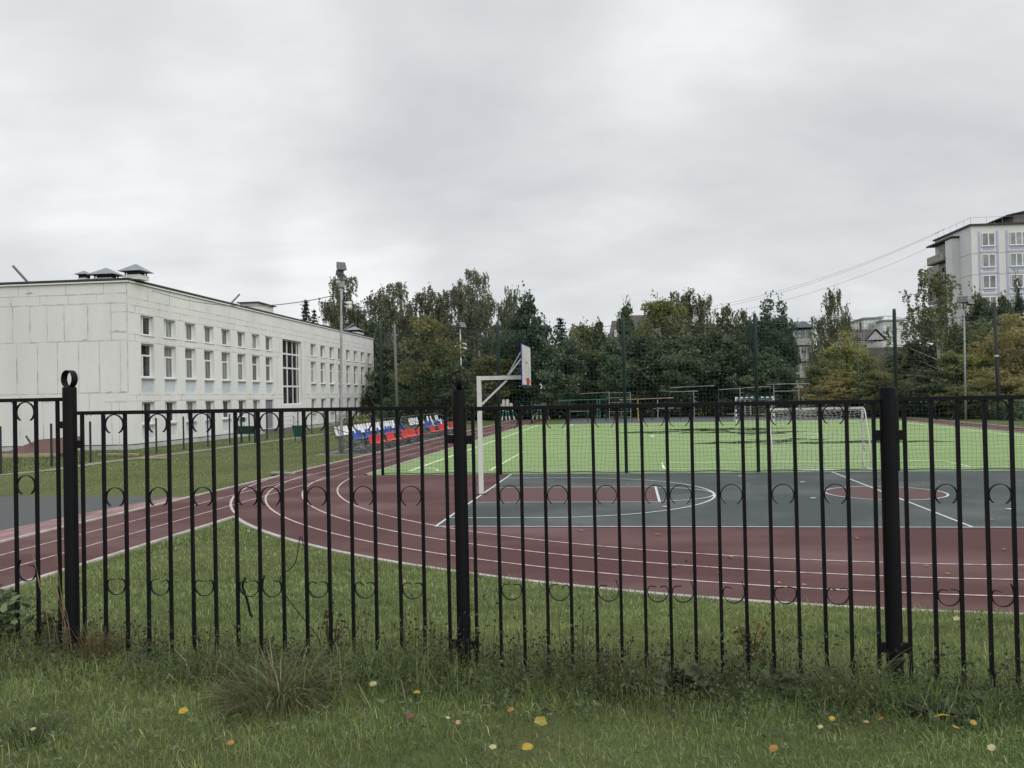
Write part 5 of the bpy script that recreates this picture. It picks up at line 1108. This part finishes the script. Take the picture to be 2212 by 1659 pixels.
# arching tufts
def tuft(x, y, n, ln, spread, rng, label, tints, name='grass_tuft', w=.006, cat='grass tuft', upright=.0):
    az = rng.uniform(0, 2*pi, n); r = rng.uniform(0, .07, n)*spread*3; L_ = ln*rng.uniform(.5, 1.15, n); out = rng.uniform(.25, 1, n)*spread; ns = 7; V = []; Q = []; C = []
    bz = height(x+r*np.cos(az), y+r*np.sin(az)); t = np.linspace(0, 1, ns)
    a1 = 1.45*out; cur = rng.uniform(.8, 1.7, n)*(1-upright)
    hx = np.zeros((n, ns)); hz = np.zeros((n, ns))
    for i in range(1, ns): an = np.minimum(a1*.25+cur*t[i]*1.25*np.sqrt(out+.1), 2.2); hx[:, i] = hx[:, i-1]+np.sin(an)*L_/(ns-1); hz[:, i] = hz[:, i-1]+np.cos(an)*L_/(ns-1)
    px_ = x+np.cos(az)[:, None]*(r[:, None]+hx); py_ = y+np.sin(az)[:, None]*(r[:, None]+hx); pz_ = np.maximum(bz[:, None]+hz-.01, height(px_, py_)+.004)
    ww = w*rng.uniform(.5, 1.2, n)[:, None]*np.array([.9, 1, 1, .9, .75, .5, .1]); sx_, sy_ = -np.sin(az)[:, None]*ww/2, np.cos(az)[:, None]*ww/2
    P = np.stack([np.stack([px_-sx_, py_-sy_, pz_], -1), np.stack([px_+sx_, py_+sy_, pz_], -1)], 2).reshape(n, ns*2, 3)
    k = np.arange(n)[:, None, None]*(ns*2)+np.arange(ns-1)[None, :, None]*2+np.array([0, 1, 3, 2]); tt = np.asarray(tints)[rng.integers(0, len(tints), n)]*rng.uniform(.7, 1.3, (n, 1))
    C = np.repeat(np.concatenate([tt, np.ones((n, 1))], 1), ns*2, 0)
    return tag(link(name, np_mesh(name, P.reshape(-1, 3), k.reshape(-1, 4), mat=m_grass, col=C)), label, cat)
TG = [(.11, .13, .05), (.14, .15, .07), (.09, .11, .045), (.24, .22, .14), (.13, .095, .055)]
def gp(px, py):                                                  # point of the grassy bank seen at a pixel
    p = gnd(px, py, 1.0)
    for _ in range(8): p = gnd(px, py, float(height(p.x, p.y)))
    return p
p = gp(606, 1508); tuft(p.x, p.y, 760, .275, 1.35, rng, 'large arching tuft of coarse grass before the fence', TG)
p = gp(1830, 1520); tuft(p.x, p.y, 150, .40, .8, rng, 'tuft of long pale blades before the fence between bars near the right post', [(.12, .14, .06), (.15, .16, .08)])
p = gp(70, 1600); tuft(p.x, p.y, 160, .16, .8, rng, 'small dark tuft of grass low at the left edge', [(.05, .075, .03), (.06, .08, .035)], w=.005)
p = gp(215, 1430); tuft(p.x, p.y, 200, .27, .55, rng, 'dry brown tuft of grass at the foot of the left fence post', [(.20, .13, .07), (.16, .11, .06), (.13, .12, .05)], w=.004, upright=.4)
p = gp(1560, 1490); tuft(p.x, p.y, 90, .30, .8, rng, 'loose tuft with dry tips left of the right post', [(.13, .13, .06), (.09, .11, .04)])
p = gp(470, 1470); tuft(p.x, p.y, 150, .22, .7, rng, 'loose dry tuft along the fence left of the large tuft', [(.15, .12, .06), (.10, .11, .045)], w=.004)
p = gp(1330, 1490); tuft(p.x, p.y, 90, .26, .85, rng, 'sparse broad bladed tuft at the middle of the fence line', [(.10, .12, .04), (.13, .13, .06)], w=.010)
# tall dry stems against the left post
b = MB()
for i in range(9):
    x = -3.62+rng.uniform(-.0, .16); z0_ = float(height(x, 4.72)); hh = rng.uniform(.4, .68); dx = -.09+rng.normal(0, .035)
    b.tube([(x, 4.70, z0_), (x+dx*.4, 4.71, z0_+hh*.5), (x+dx, 4.70, z0_+hh)], [.0022, .0018, .001], 3)
    b.tube([(x+dx*.86, 4.70, z0_+hh*.86), (x+dx*.95, 4.70, z0_+hh*.95), (x+dx*1.05, 4.70, z0_+hh*1.03)], [.001, .005, .001], 4)
tag(b.build('dry_stems', mat('dry straw', (.20, .14, .085), .8)), 'tall dry grass stems standing against the left fence post', 'dry grass', kind='stuff')
# weeds: stems with small leaves and dark seed heads all along the fence
m_weed = leaf_mat('weed leaf', .3, 0, 0, .75); Vp = []; tb = MB(); hb = MB()
def leafcards(P, size, rng, tint, ar=(.4, .7)): return cards(np.asarray(P), size, rng, tint, ar=ar)
WT = [(.045, .065, .028), (.060, .075, .032), (.075, .065, .035), (.038, .052, .026)]
def weed(x, y, h, n_br, rng, heads):
    z0_ = float(height(x, y)); a0_ = rng.normal(0, .12, 2); top = np.array([x+a0_[0]*h, y+a0_[1]*h, z0_+h]); base = np.array([x, y, z0_-.01])
    tb.tube([tuple(base), tuple(base*.5+top*.5+np.append(rng.normal(0, .015, 2), 0)), tuple(top)], [.0024, .002, .0012], 3)
    for k in range(n_br):
        f = rng.uniform(.3, .95); s_ = base+(top-base)*f; d = np.append(rng.normal(0, 1, 2), rng.uniform(.6, 1.5)); d = d/np.linalg.norm(d)*h*rng.uniform(.12, .34); e_ = s_+d
        tb.tube([tuple(s_), tuple(e_)], [.0014, .0009], 3)
        if rng.uniform() < heads: hb.lathe([(.001, -.006), (.006, -.002), (.0075, .003), (.004, .009)], tuple(e_), 5)
    n = int(10+h*44); f = rng.uniform(.02, .9, n)[:, None]; Vp.append(leafcards(base+(top-base)*f+rng.normal(0, .03, (n, 3))*np.array([1, 1, .5]), .021, rng, WT, (.25, .5)))
for i in range(330):
    x = rng.uniform(-3.9, 2.6); y = 4.8+rng.normal(-.06, .13); c_ = 1 if (-1.9 < x < .3) else .6
    if rng.uniform() < c_: weed(x, y, rng.uniform(.14, .36)*(1.15 if -1.7 < x < -.2 else .8), int(rng.integers(2, 6)), rng, .42)
for i in range(380):                                            # low leafy undergrowth in front of the fence
    x = rng.uniform(-4.2, 2.9); y = 4.55+rng.normal(0, .16)-.02*x; n = int(rng.integers(16, 46)); z0_ = float(height(x, y)); hh = rng.uniform(.03, .13)*(1.5 if x > -1.4 else .9)
    Vp.append(leafcards(np.array([x, y, z0_+.01])+np.abs(rng.normal(0, 1, (n, 3)))*np.array([0, 0, hh])+rng.normal(0, .06, (n, 3))*np.array([1, 1, 0]), .023, rng, [(.070, .10, .048), (.085, .115, .058), (.055, .08, .042), (.115, .125, .07)], (.4, .8)))
V, Q, C = merge(Vp); wd = link('fence_weeds', np_mesh('fence_weeds', V, Q, mat=m_weed, col=C)); tag(wd, 'tangled weeds with dark seed heads along the foot of the iron fence', 'weeds', kind='stuff')
m_stem = mat('weed stem', (.055, .05, .028), .9); tb.build('stems', m_stem, wd); hb.build('seed_heads', mat('dark seed head', (.035, .026, .018), .95), wd)
Vp = []                                                          # clover
for i in range(900):
    x = rng.uniform(-3.6, 2.7); y = rng.uniform(3.1, 4.55)
    if patchiness(x*1.3+5, y*2.1) < .5 and rng.uniform() < .8: continue
    z0_ = float(height(x, y)); c0 = np.array([x, y, z0_+rng.uniform(.03, .06)]); a0_ = rng.uniform(0, 6.28)
    P = c0+np.stack([np.array([.011*cos(a0_+k*2.09), .011*sin(a0_+k*2.09), rng.normal(0, .003)]) for k in range(3)])
    n = len(P); s = .019; nrm = rng.normal(0, .3, (3, 3))+np.array([0, 0, 1]); nrm /= np.linalg.norm(nrm, axis=1, keepdims=True); a_ = np.cross(nrm, [1., .3, 0]); a_ /= np.linalg.norm(a_, axis=1, keepdims=True); c_ = np.cross(nrm, a_)
    VV = np.stack([P-a_*s/2-c_*s*.2, P+c_*s/2-a_*s*.2, P+a_*s/2+c_*s*.2, P-c_*s/2+a_*s*.2], 1).reshape(-1, 3)
    Vp.append((VV, np.arange(3)[:, None]*4+np.arange(4), np.tile(np.array([(.11, .155, .08, 1)])*np.array([1, 1, 1, 1])*rng.uniform(.75, 1.3), (12, 1))))
V, Q, C = merge(Vp); tag(link('clover', np_mesh('clover', V, Q, mat=m_weed, col=C)), 'patches of small clover leaves in the near lawn', 'clover', kind='stuff')
def leafy(name, px, py, h, w, n_st, size, label, tint, dead=0):
    p = gp(px, py); t = thing(name, label, 'plant', (p.x, p.y, p.z-.01)); sb_ = MB(); P = []
    for k in range(n_st):
        d = rng.normal(0, .5, 2)*w; tip = np.array([d[0], d[1]*.5, h*rng.uniform(.6, 1)]); sb_.tube([(d[0]*.2, d[1]*.1, 0), tuple(tip*.55+np.array([0, 0, .02])), tuple(tip)], [.004, .003, .0015], 4)
        for f in np.linspace(.2, 1, 7):
            for s_ in (-1, 1): P.append(tip*f+np.append(rng.normal(0, size*.55, 2), rng.normal(0, .01)))
    P = np.array(P); n = len(P); nrm = rng.normal(0, .45, (n, 3))+np.array([0, -.3, .9]); nrm /= np.linalg.norm(nrm, axis=1, keepdims=True); a_ = np.cross(nrm, rng.normal(size=(n, 3))); a_ /= np.linalg.norm(a_, axis=1, keepdims=True); c_ = np.cross(nrm, a_); s = (size*rng.uniform(.5, 1.2, n))[:, None]
    V = np.stack([P-a_*s*.5, P-a_*s*.15+c_*s*.36-nrm*s*.06, P+a_*s*.3+c_*s*.26-nrm*s*.05, P+a_*s*.62-nrm*s*.12, P+a_*s*.3-c_*s*.26-nrm*s*.05, P-a_*s*.15-c_*s*.36-nrm*s*.06], 1).reshape(-1, 3); k = np.arange(n)[:, None]*6
    Q = np.concatenate([k+np.array([0, 1, 2, 3]), k+np.array([0, 3, 4, 5])]); tt = np.asarray(tint)[rng.integers(0, len(tint), n)]*rng.uniform(.75, 1.25, (n, 1)); C = np.repeat(np.concatenate([tt, np.ones((n, 1))], 1), 6, 0)
    link('leaves', np_mesh('leaves', V, Q, mat=m_weed, col=C), t); sb_.build('stem', m_stem, t); return t
GN = [(.13, .175, .085), (.11, .15, .075), (.15, .19, .095), (.085, .12, .06)]
leafy('nettle_plant', 4, 1410, .47, .22, 34, .055, 'leafy green nettle clump cut by the left picture edge', GN)
leafy('nettle_plant', 105, 1395, .30, .16, 8, .055, 'thin leafy plant between the left fence bars and post', [(.10, .12, .05), (.12, .12, .05), (.08, .10, .045)])
leafy('weed_plant', 1620, 1430, .26, .12, 6, .05, 'reddish dying weed with yellow leaves at the fence foot', [(.16, .11, .045), (.12, .10, .045), (.18, .15, .05)])
leafy('dock_plant', 2030, 1545, .10, .25, 10, .06, 'flat broad leaved weed right of the right post', [(.055, .08, .04), (.07, .095, .05)])
leafy('dock_plant', 1690, 1500, .11, .22, 9, .06, 'broad leaved dark weed before the fence left of the right post', [(.05, .07, .035), (.075, .09, .045)])
leafy('weed_plant', 1475, 1500, .16, .14, 7, .06, 'upright broad leaved weed at the low concrete edge', [(.07, .085, .045), (.09, .10, .055)])
leafy('weed_plant', 715, 1420, .36, .1, 6, .035, 'brown withered weed stems right of the large tuft', [(.10, .055, .035), (.06, .05, .03)])
# fallen leaves, one by one (photo pixels of the 2400 wide picture)
LC = {'yellow': (.42, .29, .04), 'amber': (.36, .19, .045), 'pale': (.44, .41, .20), 'russet': (.15, .062, .045), 'pinkish': (.38, .24, .17), 'olive': (.29, .25, .05)}
LM = {k: mat(k+' leaf', c, .6, tuple(v*.62 for v in c), 60, 3, spec=.3) for k, c in LC.items()}
FL = [(430, 1701, .062, 'yellow', 'large yellow leaf at the lower left below the large tuft'), (574, 1723, .035, 'amber', 'small amber leaf lower right of the large yellow leaf'), (541, 1780, .042, 'amber', 'amber leaf at the bottom edge under the large tuft'), (644, 1640, .035, 'russet', 'russet leaf lodged in the large grass tuft'), (78, 1745, .035, 'pale', 'pale leaf by the small dark tuft at the left edge'),
 (488, 1516, .028, 'yellow', 'tiny yellow leaf behind the fence left of the large tuft'), (874, 1635, .058, 'pale', 'pale yellow folded leaf in weeds right of the large tuft'), (977, 1656, .05, 'yellow', 'round yellow leaf below the middle fence post'), (961, 1714, .052, 'russet', 'dull russet leaf below the middle fence post'), (995, 1741, .045, 'amber', 'amber leaf beneath the russet leaf'), (1074, 1730, .04, 'pinkish', 'pinkish leaf right of the russet leaf'),
 (1050, 1718, .03, 'pale', 'small pale leaf left of the pinkish leaf'), (1198, 1698, .052, 'amber', 'pale amber leaf of a close pair in the lower middle'), (1225, 1686, .038, 'amber', 'smaller amber leaf of the close pair'), (1268, 1728, .085, 'olive', 'large lobed olive yellow leaf in the lower middle'), (1236, 1791, .07, 'yellow', 'bright yellow leaf at the bottom edge middle'), (1156, 1790, .05, 'pale', 'pale leaf at the bottom edge left of the bright yellow leaf'),
 (1570, 1516, .045, 'yellow', 'yellow leaf by a fence bar behind the fence'), (1808, 1429, .055, 'amber', 'amber leaf near the track edge before the right post'), (1721, 1441, .06, 'amber', 'dull amber leaf near the track edge left of another'), (2242, 1464, .085, 'pale', 'large pale leaf near the track edge right of the right post'), (2294, 1468, .085, 'amber', 'large amber leaf beside the large pale leaf'), (1962, 1531, .075, 'yellow', 'yellow leaf on the grass left of the right post'), (1768, 1562, .05, 'olive', 'olive leaf hanging in the weeds at the fence foot'),
 (1951, 1720, .04, 'yellow', 'yellow leaf at the lower right below the right post'), (2065, 1721, .048, 'amber', 'amber leaf at the lower right of the yellow leaf'), (2030, 1729, .038, 'pinkish', 'pinkish leaf between a yellow and an amber leaf'), (2211, 1716, .105, 'yellow', 'largest yellow leaf at the lower right'), (2242, 1742, .05, 'amber', 'amber leaf under the largest yellow leaf'), (2282, 1730, .04, 'yellow', 'yellow leaf right of the largest yellow leaf'), (1813, 1793, .055, 'amber', 'amber leaf at the bottom edge right of the middle'),
 (2324, 1792, .05, 'pale', 'pale leaf at the bottom right edge'), (1924, 1741, .032, 'pale', 'small pale leaf lower right of the middle'), (1777, 1616, .05, 'pale', 'pale green leaf in the undergrowth before the fence'), (1609, 1415, .05, 'yellow', 'yellow leaf by the kerb behind the third panel'), (1205, 1410, .05, 'amber', 'amber leaf on the bank right of the middle post')]
for i, (px, py, s_, c_, lb) in enumerate(FL):
    p = gp(px/1.085, py/1.085); b = MB(); s_ *= .72; lob = 'lobed' in lb or i % 4 == 0
    pts = [(s_*.5*(1+(.13*cos(5*a_) if lob else .12*cos(a_)))*cos(a_), s_*.42*(1+(.13*cos(5*a_) if lob else 0))*sin(a_)) for a_ in [2*pi*k/20 for k in range(20)]]
    for x, y in [(0, 0)] + pts: b.v.append((x, y, s_*.22*sin(x/s_*3+i)*abs(y)/s_ + .25*y*y/s_))
    for k in range(20): b.face(0, 1+k, 1+(k+1) % 20)
    b.tube([(-s_*.45, 0, 0), (-s_*.85, .1*s_, .006)], .0014, 3)
    o = b.build('fallen_leaf', LM[c_], None, True, (p.x, p.y, p.z+(.075 if py > 1560 else .06))); o.rotation_euler = (rng.uniform(.2, .75), rng.normal(0, .2), rng.uniform(0, 6.28) if not lob else rng.uniform(-.6, .6)); o.rotation_euler[0] *= 1
    tag(o, lb, 'leaf', 'fallen autumn leaves on the grass')
for i in range(26):                                             # tiny leaves blown over the rubber
    on_court = i % 2 == 0
    x, y = (rng.uniform(-3, 9), rng.uniform(16.5, 26)) if on_court else (rng.uniform(-1, 6.5), rng.uniform(11.2, 15.8))
    b = MB(); s_ = rng.uniform(.03, .06); b.poly([(s_*cos(a_)*(1+.2*sin(3*a_+i)), s_*.65*sin(a_)) for a_ in [2*pi*k/10 for k in range(10)]], 0.0); b.v = [(q[0], q[1], .004+.3*abs(q[0])) for q in b.v]
    o = b.build('small_leaf', LM[('pale', 'amber', 'pinkish', 'olive')[i % 4]], None, loc=(x, y, .014)); o.rotation_euler.z = rng.uniform(0, 6.28)
    tag(o, 'tiny faded leaf lying on the grey court' if on_court else 'tiny faded leaf lying on the red lanes behind the fence', 'leaf', 'tiny leaves on the grey court' if on_court else 'tiny leaves on the red lanes')
LT = mat('litter white', (.62, .62, .58), .6)
for i, (px, py, lb) in enumerate([(1735, 1118, 'white scrap on the grey court by the net'), (1880, 1132, 'white scrap on the grey court left of the centre circle'), (1905, 1170, 'pale leaf on the grey court below the centre circle edge'), (1560, 1190, 'pale leaf on the grey court near the three point line'), (2365, 1196, 'pale leaf on the grey court at the right')]):
    p = gnd(px/1.085, py/1.085); b = MB(); b.poly([(.07*cos(a_)*(1+.3*sin(3*a_+i)), .05*sin(a_)) for a_ in [2*pi*k/12 for k in range(12)]], 0.0); b.v = [(x, y, .02+.1*abs(x)) for x, y, z in b.v]
    tag(b.build('court_litter', LT, None, loc=(p.x, p.y, .01)), lb, 'litter')
# low concrete edge under the right panels
b = MB()
x = .1
while x < 3.7:
    w_ = rng.uniform(.35, .7); b.box(x, x+w_-.01, 4.76, 4.90, .7, .93+rng.uniform(-.012, .008)); x += w_
tag(b.build('fence_kerb', mat('weathered kerb', (.16, .16, .15), .9, (.07, .08, .05), 8, 6)), kind='structure')
